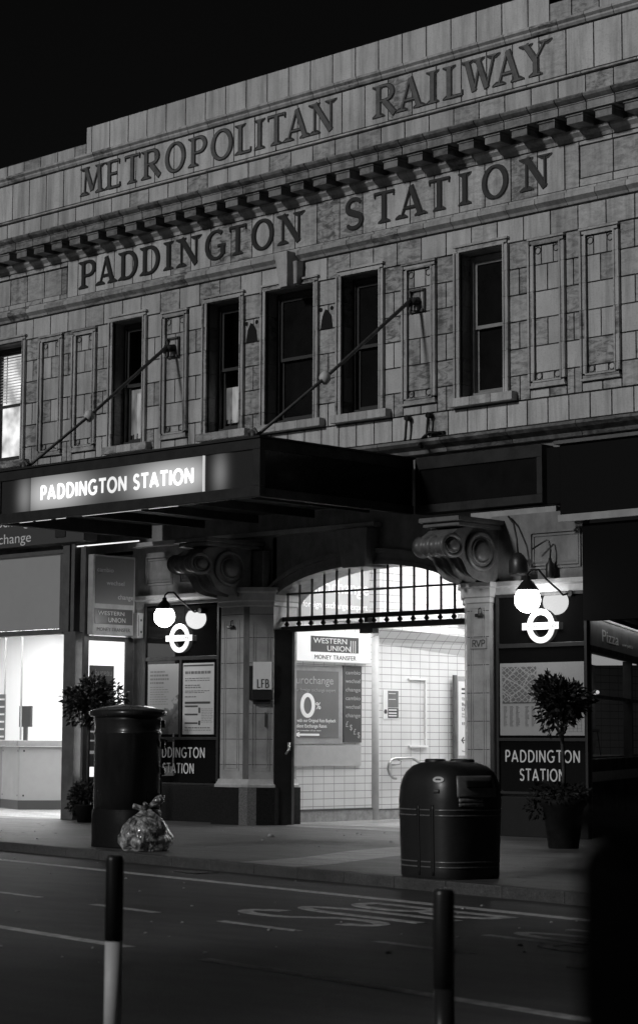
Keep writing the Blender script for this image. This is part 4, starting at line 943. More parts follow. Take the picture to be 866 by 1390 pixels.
# LFB box on the canted face
t=thing('lfb_sign_box','white box lettered LFB on the canted corner of the left pilaster','sign',(-1.15,-.3,2.2))
fr=FRC
mb=MB(); mb.extr([(.07,2.38),(.40,2.38),(.40,2.87),(.07,2.87)],fr,.02,.15); mb.build('white_box',mat('white_enamel',.88,.35),t,bevel=.008)
mb=MB(); mb.extr([(.05,2.20),(.40,2.20),(.40,2.375),(.05,2.375)],fr,.0,.13); mb.extr([(.0,2.2),(.06,2.2),(.06,2.80),(.0,2.80)],fr,.0,.05); mb.extr([(.07,2.13),(.38,2.13),(.38,2.19),(.07,2.19)],fr,.0,.08); mb.build('lock_box',DARKM,t,bevel=.006)
mb=MB(); 
for c,a,b in (('L',.14,.20),('F',.215,.27),('B',.285,.35)): letter(mb,c,a,b,2.41,2.56,fr,.018,.018,.003,base=.151)
mb.build('lettering',INK,t)
mb=MB(); mb.extr([(.28,1.72),(.30,1.72),(.30,1.98),(.28,1.98)],fr,.005,.03); o=mb.build('meter_strip',INK,None,org=(-1.06,-.2,1.72)); tag(o,'thin black vertical strip on the pilaster under the LFB box','strip')
t=thing('rvp_plate','small grey plate lettered RVP on the front of the right pilaster','sign',(4.08,-.46,2.98))
mb=MB(); mb.box(3.88,4.22,-.462,-.45,2.96,3.14); mb.build('plate',MIDG,t); mb=MB(); mb.box(3.89,4.21,-.464,-.4615,2.97,3.13); mb.build('face',mat('plate_face',.3,.5),t)
mb=MB()
for c,a,b in (('R',3.92,4.01),('V',4.01,4.10),('P',4.11,4.19)): letter(mb,c,a,b,2.995,3.105,FACE(0,-.464,0),.018,.018,.003)
mb.build('lettering',INK,t)
for x in (-1.65,4.09):
    t=thing('pilaster_hook','small rusty iron hook near the top of the '+('left' if x<0 else 'right')+' pilaster','hook',(x,-.47,3.5),'iron hooks on the pilasters')
    mb=MB(); mb.tube([(x,-.46,3.62),(x,-.5,3.6),(x,-.5,3.5)],.012,6); mb.tube([(x-.07,-.49,3.5),(x+.07,-.49,3.5)],.03,8); mb.build('hook',DARKM,t)
# small white alarm boxes
t=thing('wall_alarm_box','small white alarm box on the strip of wall left of the black sign board','alarm box',(-4.6,-.1,3.4))
mb=MB(); mb.box(-4.66,-4.50,-.22,-.0,3.40,3.88); mb.build('box',LGREY,t,bevel=.01); mb=MB(); mb.box(-4.499,-4.49,-.14,-.10,3.72,3.76); mb.box(-4.499,-4.49,-.14,-.10,3.5,3.54); mb.box(-4.499,-4.493,-.19,-.18,3.44,3.84); mb.build('buttons',INK,t)
t=thing('floodlight','dark floodlight hanging beside the right scroll bracket','floodlight',(4.92,-.5,4.1))
mb=MB(); mb.lathe([(.15,0),(.17,.05),(.16,.24),(.10,.32),(.05,.36)],(4.92,-.52,4.10),8,1,.8); mb.build('housing',DARKM,t); mb=MB(); mb.tube([(4.92,-.52,4.45),(4.88,-.5,4.68),(4.74,-.4,4.95),(4.6,-.36,5.08)],.016,8); mb.build('bracket',DARKM,t)
t=thing('bent_wall_fitting','small dark fitting with a bent rod standing on the band above the right sign board','fitting',(5.48,-.42,4.03))
mb=MB(); mb.lathe([(.07,0),(.075,.02),(.07,.22),(.03,.27),(.025,.32)],(5.48,-.42,4.03),12); mb.tube([(5.48,-.42,4.34),(5.49,-.42,4.48),(5.46,-.42,4.62),(5.42,-.43,4.64),(5.18,-.5,4.50)],.014,6); mb.build('fitting',DARKM,t)
# ================================================================== EXCHANGE SHOP (left)
sh=thing('exchange_shop','brightly lit bureau de change with counter, left of the station entrance','shop',(-7,-1,0))
PF=mat('shop_frame_grey',.10,.35,var=.3,vs=4); PW=mat('bright_shop_wall',.85,.6)
mb=MB(); mb.box(-5.36,-5.02,-1.30,-1.0,0,3.5); mb.build('corner_post',PF,sh,bevel=.01)
mb=MB(); mb.box(-5.50,-5.30,-1.24,-.95,3.5,5.15); mb.box(-5.2,-5.1,-1.28,-.95,3.5,5.15); mb.box(-5.02,-4.8,-1.2,-1.0,3.5,5.15); mb.build('upper_posts',PF,sh,bevel=.01)
mb=MB(); mb.box(-12.5,-5.6,-1.19,-1.12,3.58,5.0); mb.build('blind_panel',mat('grey_backlit_blind',.27,.5,var=.08,vs=.8,emit=.03),sh)
mb=MB(); mb.box(-12.5,-5.5,-1.24,-1.05,3.47,3.57); mb.box(-12.5,-5.5,-1.24,-1.05,5.0,5.08); mb.box(-5.6,-5.5,-1.22,-1.05,3.57,5.0); mb.build('window_frame',PF,sh,bevel=.008)
mb=MB(); mb.box(-12.5,-4.78,-1.34,-1.0,5.19,6.15); fa=mb.build('fascia_sign',mat('dark_sign_fascia',.075,.35,var=.1,vs=1),sh,bevel=.01)
mb=MB(); mb.box(-5.6,-5.3,-1.36,-1.3,5.3,5.9); mb.build('fascia_divider',DARKM,sh)
text('bureau de change',FACE(-8.98,-1.345,5.27),.20,2.62,TXTW,sh); text('eurochange',FACE(-7.9,-1.345,5.60),.21,1.62,TXTW,sh)
# interior
mb=MB(); mb.box(-18,-5.2,5.6,5.8,0,4.2); mb.build('back_wall',PW,sh)
mb=MB(); mb.box(-18.2,-18,-1.1,5.8,0,4.2); mb.build('side_wall',PW,sh)
mb=MB(); mb.box(-4.98,-4.9,-.1,5.8,0,4.2); mb.build('side_wall',PW,sh)
mb=MB(); mb.box(-18,-4.9,-1.0,5.8,4.0,4.1); mb.build('ceiling',WHITE,sh)
mb=MB(); mb.box(-18,-4.9,-1.1,5.8,.0,.006); struct(mb.build('shop_floor',groundmat('shop_floor_tile',.42,.4)))
mb=MB()
for x in (-15,-12.4,-9.8,-7.2):
    for y in (.6,3.2): mb.box(x,x+1.6,y,y+1.2,3.93,3.99)
mb.build('ceiling_light',HOT2,sh)
# counter (three facets) and glass screen
cpn=[(-14.5,1.9),(-11.4,2.0),(-10.16,1.5),(-9.3,2.7),(-8.2,2.75),(-7.2,3.0),(-5.0,3.0)]
PAN_=mat('counter_panel',.34,.45,var=.06,vs=2)
for a,b in zip(cpn,cpn[1:]):
    A=V((a[0],a[1],0));Bq=V((b[0],b[1],0)); d=(Bq-A); L_=d.length; d.normalize(); fr=(A,d,V((0,0,1)))
    mb=MB(); mb.extr([(.01,.2),(L_-.01,.2),(L_-.01,1.33),(.01,1.33)],fr,-.1,0); mb.build('counter_front',PAN_,sh)
    mb=MB(); mb.extr([(0,0),(L_,0),(L_,.2),(0,.2)],fr,-.1,.01); mb.build('counter_plinth',INK,sh)
    mb=MB()
    for u in (.1,L_-.1):
        for z in (.3,1.24): mb.extr([(u-.018,z-.018),(u+.018,z-.018),(u+.018,z+.018),(u-.018,z+.018)],fr,0,.004)
    mb.build('panel_screws',DARKM,sh)
    mb=MB(); mb.extr([(-.03,1.34),(L_+.03,1.34),(L_+.03,1.46),(-.03,1.46)],fr,-.5,.07); mb.build('counter_top',mat('counter_top',.3,.35,var=.1),sh,bevel=.01)
    mb=MB(); mb.extr([(0,1.47),(.04,1.47),(.04,4.0),(0,4.0)],fr,-.05,-.02); mb.build('screen_post',LGREY,sh)
t=thing('rate_leaflet_stand','small printed leaflet strip standing on the shop counter at the far left','leaflet stand',(-11,1.5,1.46))
mb=MB(); mb.box(-11.35,-11.0,1.75,1.77,1.47,2.45); mb.build('strip',MIDG,t); mb=MB()
for k in range(6): mb.box(-11.33,-11.02,1.745,1.75,1.52+k*.16,1.56+k*.16)
mb.build('print_lines',TXTW,t)
t=thing('counter_monitor','dark computer monitor behind the glass on the shop counter','monitor',(-10.6,2.2,1.46))
mb=MB(); mb.box(-10.95,-10.55,2.1,2.15,1.75,2.2); mb.build('screen',INK,t); mb=MB(); mb.box(-10.8,-10.7,2.1,2.15,1.46,1.75); mb.build('foot',INK,t)
# side window of the shop (faces the entrance)
X0=-4.78
mb=MB(); mb.box(X0-.06,X0,-1.28,-1.16,0,5.1); mb.box(X0-.06,X0,-.26,-.06,0,3.42); mb.box(X0-.06,X0,-1.16,-.26,3.33,3.42); mb.box(X0-.06,X0,-1.16,-.26,.64,.80); mb.box(X0-.06,X0,-1.16,-.26,0,.02)
sw=mb.build('side_window_frame',PF,sh,bevel=.008)
mb=MB(); mb.box(X0-.05,X0-.02,-1.16,-.26,.02,.64); mb.build('side_kick_panel',DARKP,sh)
mb=MB(); mb.box(X0-.04,X0-.03,-1.16,-.26,.80,3.33); mb.build('side_window_pane',mat('lit_frosted_pane',.8,.4,emit=1.15),sh)
mb=MB(); mb.box(X0-.029,X0-.02,-1.12,-.52,.98,2.87); q=mb.build('window_poster',mat('dark_window_poster',.16,.4,var=.2,vs=2),sh)
mb=MB(); mb.box(X0-.019,X0-.015,-1.15,-.52,1.22,1.28)
for z in (1.45,1.62,1.80,1.98): mb.box(X0-.019,X0-.015,-1.15,-.98,z,z+.03)
mb.build('poster_print_lines',EXL,sh)
text('bureau',SIDE(X0-.019,-1.0,2.68),.13,.42,TXTG,sh)
t=thing('exchange_word_sign','tall grey sign box reading cambio wechsel change above the lit side window','sign',(X0,-.8,3.42))
mb=MB(); mb.box(X0+.01,X0+.16,-1.22,-.18,3.44,4.94); mb.build('box',LGREY,t,bevel=.008); mb=MB(); mb.box(X0+.16,X0+.168,-1.17,-.22,4.02,4.90); mb.build('dark_face',SIGNG,t)
mb=MB(); mb.box(X0+.16,X0+.168,-1.17,-.24,3.64,3.93); mb.build('black_panel',INK,t)
text('cambio',SIDE(X0+.169,-1.14,4.62),.085,.40,TXTG,t); text('wechsel',SIDE(X0+.169,-.90,4.38),.085,.44,TXTG,t); text('change',SIDE(X0+.169,-.62,4.12),.095,.38,TXTG,t)
text('WESTERN',SIDE(X0+.169,-1.10,3.81),.075,.65,TXTG,t); text('UNION',SIDE(X0+.169,-.85,3.68),.09,.42,TXTG,t)
text('MONEY TRANSFER',SIDE(X0+.161,-1.12,3.51),.07,.82,INK,t)
# the wall above the shop
mb=MB(); mb.box(XL,-4.72,-.0,.5,5.1,6.28); mb.box(-4.90,-4.72,-.0,.4,0,5.1); mb.build('shop_wall',STONE,sh)
# ================================================================== PIZZA SHOP (right)
pz=thing('pizza_shop','dim pizza shop front with a slanted fascia sign at the right edge','shop',(6,0,0))
A=V((6.06,-.32,0)); ang=R(117); d=V((math.cos(ang),math.sin(ang),0)); fr=(A,d,V((0,0,1)))
def E_(u0,u1,z0,z1,w0,w1,name,m_,bev=0):
    mb=MB(); mb.extr([(u0,z0),(u1,z0),(u1,z1),(u0,z1)],fr,w0,w1); return mb.build(name,m_,pz,bevel=bev)
E_(0,7,2.98,3.42,-.01,.06,'fascia_sign',mat('pizza_fascia',.14,.5,var=.1,vs=2),.01)
E_(0,7,3.42,3.46,-.01,.07,'fascia_cap',DARKP); E_(0,7,3.44,3.50,.15,.165,'light_lip',DARKP); E_(0,7,3.50,3.56,-.01,.25,'cornice_strip',LGREY); E_(0,7,3.62,3.72,-.01,.4,'cornice_strip',LGREY); E_(0,7,3.56,3.62,-.01,.2,'cornice_gap',DARKP)  # the lip is added to hide the glowing strip above the fascia
E_(0,7,2.88,2.97,-.01,.09,'fascia_lip',DARKP)
E_(0,.5,.86,2.88,-.02,.02,'left_post',PF); E_(.5,.75,1.2,2.88,-.1,-.02,'post_strip',GREYP); E_(0,7,1.02,1.22,-.02,.06,'window_sill',DARKP,.01); E_(0,7,.86,1.02,-.02,.03,'stall_riser',mat('pale_riser',.6,.5,var=.15)); E_(0,7,0,.86,-.02,.05,'dark_base',DARKP)
E_(4.6,4.75,1.22,2.88,-.12,.03,'mullion',PF); E_(.75,7,2.18,2.23,-.1,.0,'transom',PF)
E_(.75,7,1.22,2.88,-.07,-.06,'window_glass',CLEAR)
E_(1.3,7,1.15,3.0,-1.08,-1.0,'inner_wall',mat('dim_inner_wall',.5,.7,var=.7,vs=2)); E_(.9,7,1.22,1.25,-1.0,-.1,'inner_floor',mat('dim_inner_floor',.2,.6,var=.3,vs=3))
E_(.9,7,2.9,2.97,-1.0,-.1,'inner_ceiling',DARKP); E_(1.2,6.5,2.885,2.895,-.9,-.15,'added_inner_light',mat('added_inner_glow',.2,.5,emit=.28)); E_(.2,7,3.470,3.49,.10,.14,'added_fascia_light',mat('added_fascia_glow',.8,.5,emit=8.0))  # both glowing strips are added, unseen sources that brighten the interior and the fascia
text('Pizza',(fr[0]+d*1.25+V((0,0,3.09))+d.cross(fr[2])*.06,d,fr[2]),.20,1.7,TXTW,pz,lift=.003)
text('and pasta',(fr[0]+d*3.4+V((0,0,3.10))+d.cross(fr[2])*.06,d,fr[2]),.06,1.2,TXTW,pz,lift=.003)
PL=lambda u,z,w: fr[0]+d*u+V((0,0,z))+d.cross(fr[2])*w
GB=mat('small_warm_bulb',.8,.4,emit=.55)
for i,(u,z,w) in enumerate(((3.2,2.12,-.6),(3.9,2.28,-.5),(2.2,2.62,-.7),(4.2,2.34,-.5),(2.0,2.42,-.8))):
    mb=MB(); p_=PL(u,z,w); mb.sphere(p_,(.03,.03,.018,.032,.012)[i],12,8); o=mb.build('pendant_bulb',GB,None,org=p_); tag(o,['small round bulb glowing lowest in the pizza shop window','small round bulb glowing right of the lowest one in the pizza shop','tiny high point of light in the pizza shop window','round bulb highest on the right in the pizza shop window','faintest tiny light in the left of the pizza shop window'][i],'bulb','bulbs glowing inside the pizza shop')
t=thing('cafe_table','small dim cafe table laid with glasses inside the pizza shop','table',PL(2.9,1.25,-.55))
c=PL(2.9,1.25,-.55)
mb=MB(); mb.lathe([(.3,.42),(.3,.45)],c,20); mb.build('table_top',LGREY,t); mb=MB(); mb.tube([c,c+V((0,0,.42))],.03,8); mb.build('leg',DARKM,t)
mb=MB()
for k in range(6): mb.lathe([(.025,.45),(.03,.55)],c+V((random.uniform(-.22,.22),random.uniform(-.22,.22),0)),8)
mb.build('glasses',WHITE,t)
for k,du in enumerate((-.85,.75)):
    c2=PL(2.9+du,1.25,-.55); t=thing('bar_stool',('left' if du<0 else 'right')+' of two dark stools by the small table in the pizza shop','stool',c2,'stools in the pizza shop')
    mb=MB(); mb.lathe([(.17,.40),(.17,.43)],c2,16); mb.build('seat',MIDG,t)
    for q in range(4):
        an=q*1.57+.78; mb=MB(); mb.tube([c2+V((.13*math.cos(an),.13*math.sin(an),.4)),c2+V((.18*math.cos(an),.18*math.sin(an),0))],.012,6); mb.build('leg',MIDG,t)
# ================================================================== PILLAR BOX
pb=thing('pillar_box','large oval dark pillar post box standing on the pavement near the kerb','post box',(3.09,-7.06,0))
POST=mat('gloss_post_box_paint',.022,.3,spec=.35,var=.5,vs=3.5,bump=.15,bs=7,coat=.3,vscale=(1,1,.35))
rot=R(-10.7); sx,sy=.575,.40; c=(3.09,-7.06,0)
mb=MB(); mb.lathe([(1.0,0),(1.0,.02),(1.0,.48),(.985,.5),(.96,.52),(.955,.53)],c,64,sx,sy,rot,2.6); mb.build('base',mat('black_post_box_base',.008,.55,spec=.15,var=.3),pb)
mb=MB(); mb.lathe([(.955,.5),(.955,1.56),(.985,1.57),(.99,1.59),(.965,1.61),(.955,1.62),(.955,1.74),(.98,1.76),(.985,1.78),(.965,1.80),(.98,1.82)],c,64,sx,sy,rot,2.6); mb.build('body',POST,pb)
mb=MB(); mb.lathe([(.98,1.80),(1.04,1.81),(1.11,1.83),(1.135,1.845),(1.135,1.885),(1.0,1.915),(.75,1.945),(.4,1.968),(.01,1.975)],c,64,sx,sy,rot,2.5); mb.build('cap',POST,pb)
fr=(V(c),V((math.cos(rot),math.sin(rot),0)),V((0,0,1))) 
mb=MB(); mb.extr([(-.30,.56),(.30,.56),(.30,1.30),(-.30,1.30)],fr,-.395,-.20); mb.build('door',POST,pb,bevel=.008)
mb=MB()
for u in (-.2,.2): mb.extr([(u-.15,1.44),(u+.15,1.44),(u+.15,1.50),(u-.15,1.50)],fr,-.41,-.30)
mb.build('aperture',INK,pb)
mb=MB(); mb.extr([(-.1,1.05),(.1,1.05),(.1,1.25),(-.1,1.25)],fr,-.40,-.39); mb.build('collection_plate',MIDG,pb)
# hinges on the right flank
mb=MB()
for z in (1.36,1.66,1.0,.62): mb.tube([tuple(V(c)+fr[1]*.47-fr[1].cross(fr[2])*.30+V((0,0,z))),tuple(V(c)+fr[1]*.47-fr[1].cross(fr[2])*.30+V((0,0,z+.1)))],.03,8)
mb.build('hinge',POST,pb)
# ================================================================== RUBBISH BAG
BAG=bpy.data.materials.new('translucent_bag_plastic'); BAG.use_nodes=True; _t=BAG.node_tree; _L=_t.links.new; _b=_t.nodes['Principled BSDF']
_b.inputs['Roughness'].default_value=.3; _b.inputs['Coat Weight'].default_value=1; _b.inputs['Coat Roughness'].default_value=.12; _b.inputs['Transmission Weight'].default_value=.25
_g=N(_t,'ShaderNodeNewGeometry'); _n=N(_t,'ShaderNodeTexNoise'); _n.inputs['Scale'].default_value=5; _n.inputs['Detail'].default_value=3; _n.inputs['Distortion'].default_value=3.0; _L(_g.outputs['Position'],_n.inputs['Vector'])
_r=N(_t,'ShaderNodeValToRGB'); e=_r.color_ramp.elements; e[0].position=.36; e[0].color=(.05,.05,.05,1); e[1].position=.64; e[1].color=(.75,.75,.75,1); _x=e.new(.5); _x.color=(.28,.28,.28,1)
_L(_n.outputs['Fac'],_r.inputs[0]); _L(_r.outputs[0],_b.inputs['Base Color'])
_v=N(_t,'ShaderNodeTexNoise'); _v.inputs['Scale'].default_value=11; _v.inputs['Distortion'].default_value=2.5; _v.inputs['Detail'].default_value=3; _L(_g.outputs['Position'],_v.inputs['Vector']); _bp=N(_t,'ShaderNodeBump'); _bp.inputs['Strength'].default_value=.9; _bp.inputs['Distance'].default_value=.03; _L(_v.outputs['Fac'],_bp.inputs['Height']); _L(_bp.outputs[0],_b.inputs['Normal'])
bgc=V((4.06,-7.56,0)); bt=thing('rubbish_bag','knotted translucent rubbish bag slumped against the dark post box','rubbish bag',bgc)
from mathutils import noise
mb=MB(); n,mm=64,40; b=0
for i in range(mm+1):
    t_=i/mm; z=.56*t_; 
    prof=math.sin(math.pi*min(1,.30+.70*t_))**.75 if t_<.93 else .22*(1-t_)/.07+.07
    r_=.36*max(.06,prof)
    for j in range(n):
        q=2*math.pi*j/n; v=V((math.cos(q),math.sin(q),t_*1.6))
        cr=noise.noise(v*2.1)*.10+noise.noise(v*5.3)*.05+ (1-abs(noise.noise(V((math.cos(q)*2.6,math.sin(q)*2.6,t_*.8)))*2))*.05*t_
        rr=r_*(1+cr*(1.3)); mb.v.append((bgc.x+rr*math.cos(q)*1.0,bgc.y+rr*math.sin(q)*.95,z*(1+.06*noise.noise(v*1.3))))
for i in range(mm):
    for j in range(n): j2=(j+1)%n; mb.face([i*n+j,i*n+j2,(i+1)*n+j2,(i+1)*n+j],(1,0),True)
mb.face([j for j in range(n)][::-1]); mb.face([mm*n+j for j in range(n)]); mb.build('bag_body',BAG,bt)
mb=MB(); 
for (dx,dy,dz,w) in ((.17,.15,.17,.06),(-.13,-.12,.06,.035),(.03,-.05,.1,.03)):
    k=5; pts=[bgc+V((dx*s_/k,dy*s_/k,.54+dz*(s_/k)**.8)) for s_ in range(k+1)]
    mb.tube(pts,[.03,.03,.038,.05*w/.05,.055*w/.05,w*.9],7)
mb.build('knot_ears',BAG,bt)
t=bgc+V((-.9,.9,0)); 
o=MB(); o.lathe([(.05,0),(.06,.02),(.03,.05)],(2.3,-3.4,.0),7); o=o.build('crumpled_paper',LGREY,None,org=(2.3,-3.4,0)); tag(o,'small crumpled scrap of paper on the pavement right of the rubbish bag','litter')
# ================================================================== LITTER BIN
bn=thing('litter_bin','large black dome topped street litter bin with double pale bands, on the pavement edge','litter bin',(10.50,-8.80,0))
BIN=mat('black_bin_plastic',.016,.42,var=.4,vs=5,bump=.12,bs=14); BAND=mat('worn_silver_band',.16,.35,metal=.3,var=.4,vs=20)
bc=V((10.50,-8.80,0)); BS=(.545,.48); bex=3.2; br=R(-10.7)
prof=[(.94,0),(.965,.03),(.965,.10),(.97,.2),(1.0,.70),(1.01,.84),(1.0,.90),(.985,.985),(.945,1.07),(.865,1.15),(.74,1.215),(.58,1.253),(.34,1.272),(.02,1.275)]
prof=[(a*.975,z) for a,z in prof]
def brad(z):
    for (a,za),(b_,zb) in zip(prof,prof[1:]):
        if za<=z<=zb: return a+(b_-a)*(z-za)/max(1e-6,zb-za)
    return prof[-1][0]
def bpt(th_,z,off_=0):
    q=th_-br; cx,sn=math.cos(q),math.sin(q); k=1/((abs(cx)/BS[0])**bex+(abs(sn)/BS[1])**bex)**(1/bex)
    r_=brad(z)*k+off_; return V((bc.x+r_*math.cos(th_),bc.y+r_*math.sin(th_),z))
def bpatch(a0,a1,z0,z1,name,m_,off_=.006,n=16,m2=6,zoff=0):
    mb=MB()
    for i in range(m2+1):
        for j in range(n+1): 
            p_=bpt(R(a0+(a1-a0)*j/n),z0+(z1-z0)*i/m2,off_); mb.v.append((p_.x,p_.y,p_.z+zoff))
    for i in range(m2):
        for j in range(n): a=i*(n+1)+j; mb.face([a,a+1,a+n+2,a+n+1],(1,0),True)
    o=mb.build(name,m_,bn); s=o.modifiers.new('solid','SOLIDIFY'); s.thickness=.006; s.offset=0; return o
mb=MB(); n=96
for (a,z) in prof:
    for j in range(n):
        th_=2*math.pi*j/n; p_=bpt(th_,z); mb.v.append(tuple(p_))
for i in range(len(prof)-1):
    for j in range(n): j2=(j+1)%n; mb.face([i*n+j,i*n+j2,(i+1)*n+j2,(i+1)*n+j],(1,0),True)
mb.face([(len(prof)-1)*n+j for j in range(n)])
mb.build('body',BIN,bn)
for z in (.745,.685,.185,.13):
    for a0,a1 in ((-150,-101),(-93,-75),(-67,60)): bpatch(a0,a1,z-.008,z+.008,'band',BAND,.004,24,1)
for a in (-97,-71): bpatch(a-1.6,a+1.6,.04,.80,'seam_rib',BIN,.006,2,14)
bpatch(-42,12,.885,1.115,'aperture_frame',mat('dark_grey_plastic',.14,.4,var=.3,vs=10),.012,18,10); bpatch(-31,6,.985,1.065,'aperture',mat('bin_void',.002,.9),.022,16,5)
bpatch(-40,-8,.83,.872,'label_strip',mat('scuffed_label',.2,.4,var=.6,vs=30),.006,12,2); bpatch(-40,-6,.785,.82,'label_strip',mat('scuffed_label_low',.16,.4,var=.6,vs=30),.006,12,2)
# oval sticker
mb=MB(); k=20; cth,cz=-64,1.075; mb.v.append(tuple(bpt(R(cth),cz,.012)))
for j in range(k): q=2*math.pi*j/k; mb.v.append(tuple(bpt(R(cth+7.5*math.cos(q)),cz+.032*math.sin(q),.012)))
for j in range(k): mb.face([0,1+j,1+(j+1)%k])
mb.build('oval_sticker',mat('pale_sticker',.55,.4),bn)
bpatch(-67,-61,1.068,1.082,'sticker_print',INK,.015,4,2)
bpatch(-70,-62,.93,.97,'number_plate',mat('dim_plate',.06,.5),.008,4,2)
for du,w in ((-.16,.14),(.14,.16)):
    mb=MB(); q=bc+V((.72,.69,0))*du; mb.lathe([(w,1.24),(w*.95,1.285),(w*.8,1.295)],q,20,1,.8,br); mb.build('lid_boss',BIN,bn)
# ================================================================== BOLLARDS
def bollard_():
    t=thing('bollard','slim black topped white bollard in the left foreground of the road','bollard',(17.34,-19.6,-.12),'slim bollards in the foreground')
    x,y=17.34,-19.6
    mb=MB(); mb.lathe([(.046,-.12),(.046,.447)],(x,y,0),28); mb.build('white_shaft',mat('bollard_white',.72,.5,var=.15,vs=6),t)
    mb=MB(); mb.lathe([(.047,.4475),(.0472,.87),(.044,.884),(.03,.892),(.0,.893)],(x,y,0),28); mb.build('black_sleeve',mat('bollard_black',.02,.3),t)
    mb=MB(); mb.lathe([(.12,-.119),(.12,-.10),(.08,-.085),(.05,-.08)],(x,y,0),24); mb.build('foot',DARKP,t)
    return t
b1=bollard_()
b2=b1.copy(); COL.objects.link(b2); b2.location=(19.83,-19.86,-.12); b2.scale=(1,1,.963); b2['label']='slim all dark bollard in the centre right foreground, in front of the litter bin'
for ch in list(b1.children):
    c_=ch.copy(); COL.objects.link(c_); c_.parent=b2
    if ch.name.startswith('white_shaft'): c_.name='dark_shaft'; c_.data=ch.data.copy(); c_.data.materials[0]=bpy.data.materials['bollard_black']
# ================================================================== POTTED TREES
LEAF=mat('dark_glossy_leaf',.022,.35,var=.5,vs=9); WOOD=mat('thin_trunk_bark',.04,.8,var=.4,vs=20); POT=mat('dark_pot',.010,.7,spec=.1,var=.4,vs=6); SOIL=mat('soil',.02,.9)
def leaves(mb,c,rx,rz,nn,size,shell=.35,seed=0):
    rnd=random.Random(seed); c=V(c)
    lobes=[(V((rnd.uniform(-1,1),rnd.uniform(-1,1),rnd.uniform(-1,1)))*.5,rnd.uniform(.45,.65)) for _ in range(9)]
    k=0
    while k<nn:
        lc,lr=rnd.choice(lobes); v=V((rnd.gauss(0,1),rnd.gauss(0,1),rnd.gauss(0,1))).normalized()*lr*(rnd.uniform(shell,1.08))**.6+lc
        p_=c+V((v.x*rx,v.y*rx,v.z*rz)); k+=1
        d=(v.normalized()+V((rnd.uniform(-.9,.9),rnd.uniform(-.9,.9),rnd.uniform(-.9,.5)))).normalized()
        s_=d.cross(V((rnd.uniform(-1,1),rnd.uniform(-1,1),rnd.uniform(-1,1)))).normalized(); u_=s_.cross(d)
        L_=size*rnd.uniform(.7,1.3); w_=L_*.24; b=len(mb.v)
        mb.v+=[tuple(p_),tuple(p_+d*L_*.45+s_*w_+u_*w_*.3),tuple(p_+d*L_-u_*L_*.1),tuple(p_+d*L_*.45-s_*w_+u_*w_*.3),tuple(p_+d*L_*.5)]
        mb.face([b,b+1,b+4]);mb.face([b+1,b+2,b+4]);mb.face([b+2,b+3,b+4]);mb.face([b+3,b,b+4])
# right tree
c=V((7.47,-2.76,0)); t=thing('potted_tree','ball crowned tree in a tapered dark pot before the right sign board','potted tree',c,'clipped trees in pots')
mb=MB(); mb.lathe([(.21,0),(.215,.02),(.29,.56),(.335,.6),(.34,.68),(.31,.68),(.30,.62)],c,32,cap=False); mb.lathe([(.205,.002),(.205,.004)],c,24); mb.build('pot',POT,t)
mb=MB(); mb.lathe([(.30,.60),(.29,.63)],c,24); mb.build('soil',SOIL,t)
mb=MB(); mb.tube([c+V((0,0,.6)),c+V((.01,.01,1.1)),c+V((-.01,0,1.6)),c+V((0,0,2.1))],[.032,.028,.026,.02],8)
for q in range(7): a=q*.9; mb.tube([c+V((0,0,1.65+q*.05)),c+V((.2*math.cos(a),.2*math.sin(a),1.85+q*.05))],[.014,.006],5)
mb.build('trunk',WOOD,t); mb=MB(); leaves(mb,c+V((0,0,2.03)),.42,.38,1700,.10,seed=3); mb.build('crown',LEAF,t)
mb=MB(); leaves(mb,c+V((0,0,.76)),.42,.13,380,.09,seed=5); leaves(mb,c+V((-.27,-.27,.55)),.16,.18,90,.08,seed=6); mb.build('pot_plants',mat('dusty_leaf',.018,.8,spec=.15,var=.5,vs=12),t)
# left tree : upper ball and a lower ball
c=V((-4.05,-1.75,0)); t=thing('potted_tree','two tiered clipped tree between the lit shop side window and the post box','potted tree',c,'clipped trees in pots')
mb=MB(); mb.lathe([(.18,0),(.24,.3),(.26,.32)],c,24); mb.build('pot',POT,t); mb=MB(); mb.tube([c+V((0,0,.3)),c+V((0,0,2.1))],.028,8); mb.build('trunk',WOOD,t)
mb=MB(); leaves(mb,c+V((0.05,0.02,2.20)),.50,.46,2300,.10,seed=11); mb.build('crown',LEAF,t)
mb=MB(); leaves(mb,c+V((-.02,0,.45)),.36,.40,1500,.08,seed=12); mb.build('lower_crown',LEAF,t)
# ================================================================== FOREGROUND CABINET
fc=V((23.95,-24.85,0))
rr_=rt; ff_=fw
p0=V((26,-27.1,0))+ff_*1.3+rr_*(.178+.38)
t=thing('street_cabinet','blurred black street cabinet in the lower right foreground','cabinet',(p0.x,p0.y,-.12))
fr=(V((p0.x,p0.y,0)),rr_,V((0,0,1)))
mb=MB(); mb.extr([(-.38,-.12),(.38,-.12),(.38,1.435),(-.38,1.435)],fr,-.2,.2); mb.build('body',mat('matt_black_cabinet',.008,.9,spec=.1),t,bevel=.02)
mb=MB(); mb.extr([(-.385,1.437),(.385,1.437),(.385,1.457),(-.385,1.457)],fr,-.22,.22); mb.build('lid',mat('matt_black_lid',.008,.9,spec=.1),t,bevel=.01)
mb=MB(); mb.extr([(-.01,-.05),(.0,-.05),(.0,1.3),(-.01,1.3)],fr,.2,.204); mb.build('door_seam',INK,t)

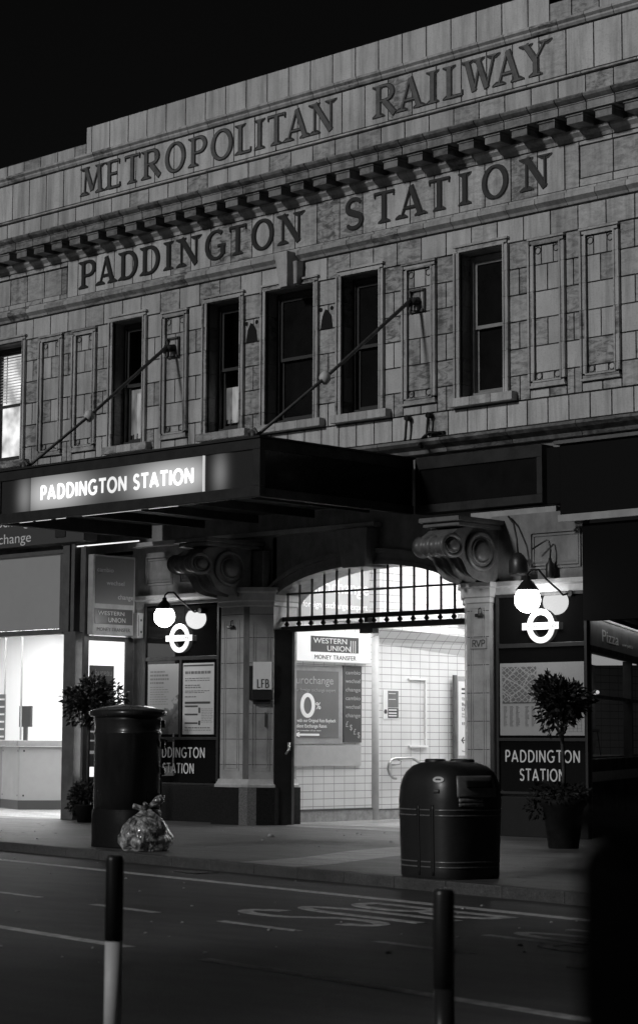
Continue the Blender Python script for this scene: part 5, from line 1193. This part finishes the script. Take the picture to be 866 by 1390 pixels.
IRON=mat('worn_iron_cover',.05,.4,metal=.6,var=.5,vs=25)
t=thing('gully_grate','small iron gully grate in the road beside the kerb, left of centre','drain',(6.4,-9.0,-.12))
A=V((6.4,-8.98,0)); mb=MB()
for i in range(10):
    q=A+kd*(.05*i); p=[q-kn*.18,q+kd*.028-kn*.18,q+kd*.028+kn*.18,q+kn*.18]
    mb.hexa([(v.x,v.y,-.119) for v in p]+[(v.x,v.y,-.108) for v in p])
mb.build('grate_bars',IRON,t)
mb=MB(); p=[A-kn*.22-kd*.04,A+kd*.53-kn*.22,A+kd*.53+kn*.22,A-kn*.22-kd*.04+kn*.44]; mb.hexa([(v.x,v.y,-.1195) for v in p]+[(v.x,v.y,-.1165) for v in p]); mb.build('grate_frame',DARKM,t)
mb=MB(); rnd=random.Random(5)
for i in range(140):
    x=rnd.uniform(-6,12); y=rnd.uniform(-9,-.8)
    if y<-7.4-.19*(x-.9)+.3: continue
    mb.lathe([(rnd.uniform(.02,.045),.0008),(.012,.003)],(x,y,0),8,1,rnd.uniform(.6,1),rnd.random()*3)
o=mb.build('gum_spots',mat('flattened_gum',.2,.8),None); o['kind']='stuff'
# ================================================================== UNSEEN BUILDING ADDED OPPOSITE (behind the camera, to shade the right of the scene)
t=thing('unseen_shade_building','unseen plain dark brick block added across the street behind the viewpoint to shade the right side','building',(29,-33,0))
BRK=mat('dark_brick',.08,.9,var=.3)
mb=MB(); mb.box(10.2,13.3,-36,-31,-.12,19.5); mb.build('wall',BRK,t)
mb=MB(); mb.box(18.8,48,-36,-31,-.12,19.5); mb.build('wall',BRK,t)  # gap between the two blocks is shaped to let sun onto the bollards
mb=MB(); mb.box(10.1,13.4,-36.1,-30.9,19.5,19.9); mb.box(18.7,48.1,-36.1,-30.9,19.5,19.9); mb.build('parapet',GREYP,t)
for i in range(8):
    for k in range(5):
        x=11.1 if i==0 else 17+i*4; z=3.6+k*3.1; mb=MB(); mb.box(x,x+1.2,-31.02,-30.95,z,z+1.8); mb.build('window',GLASSD,t)
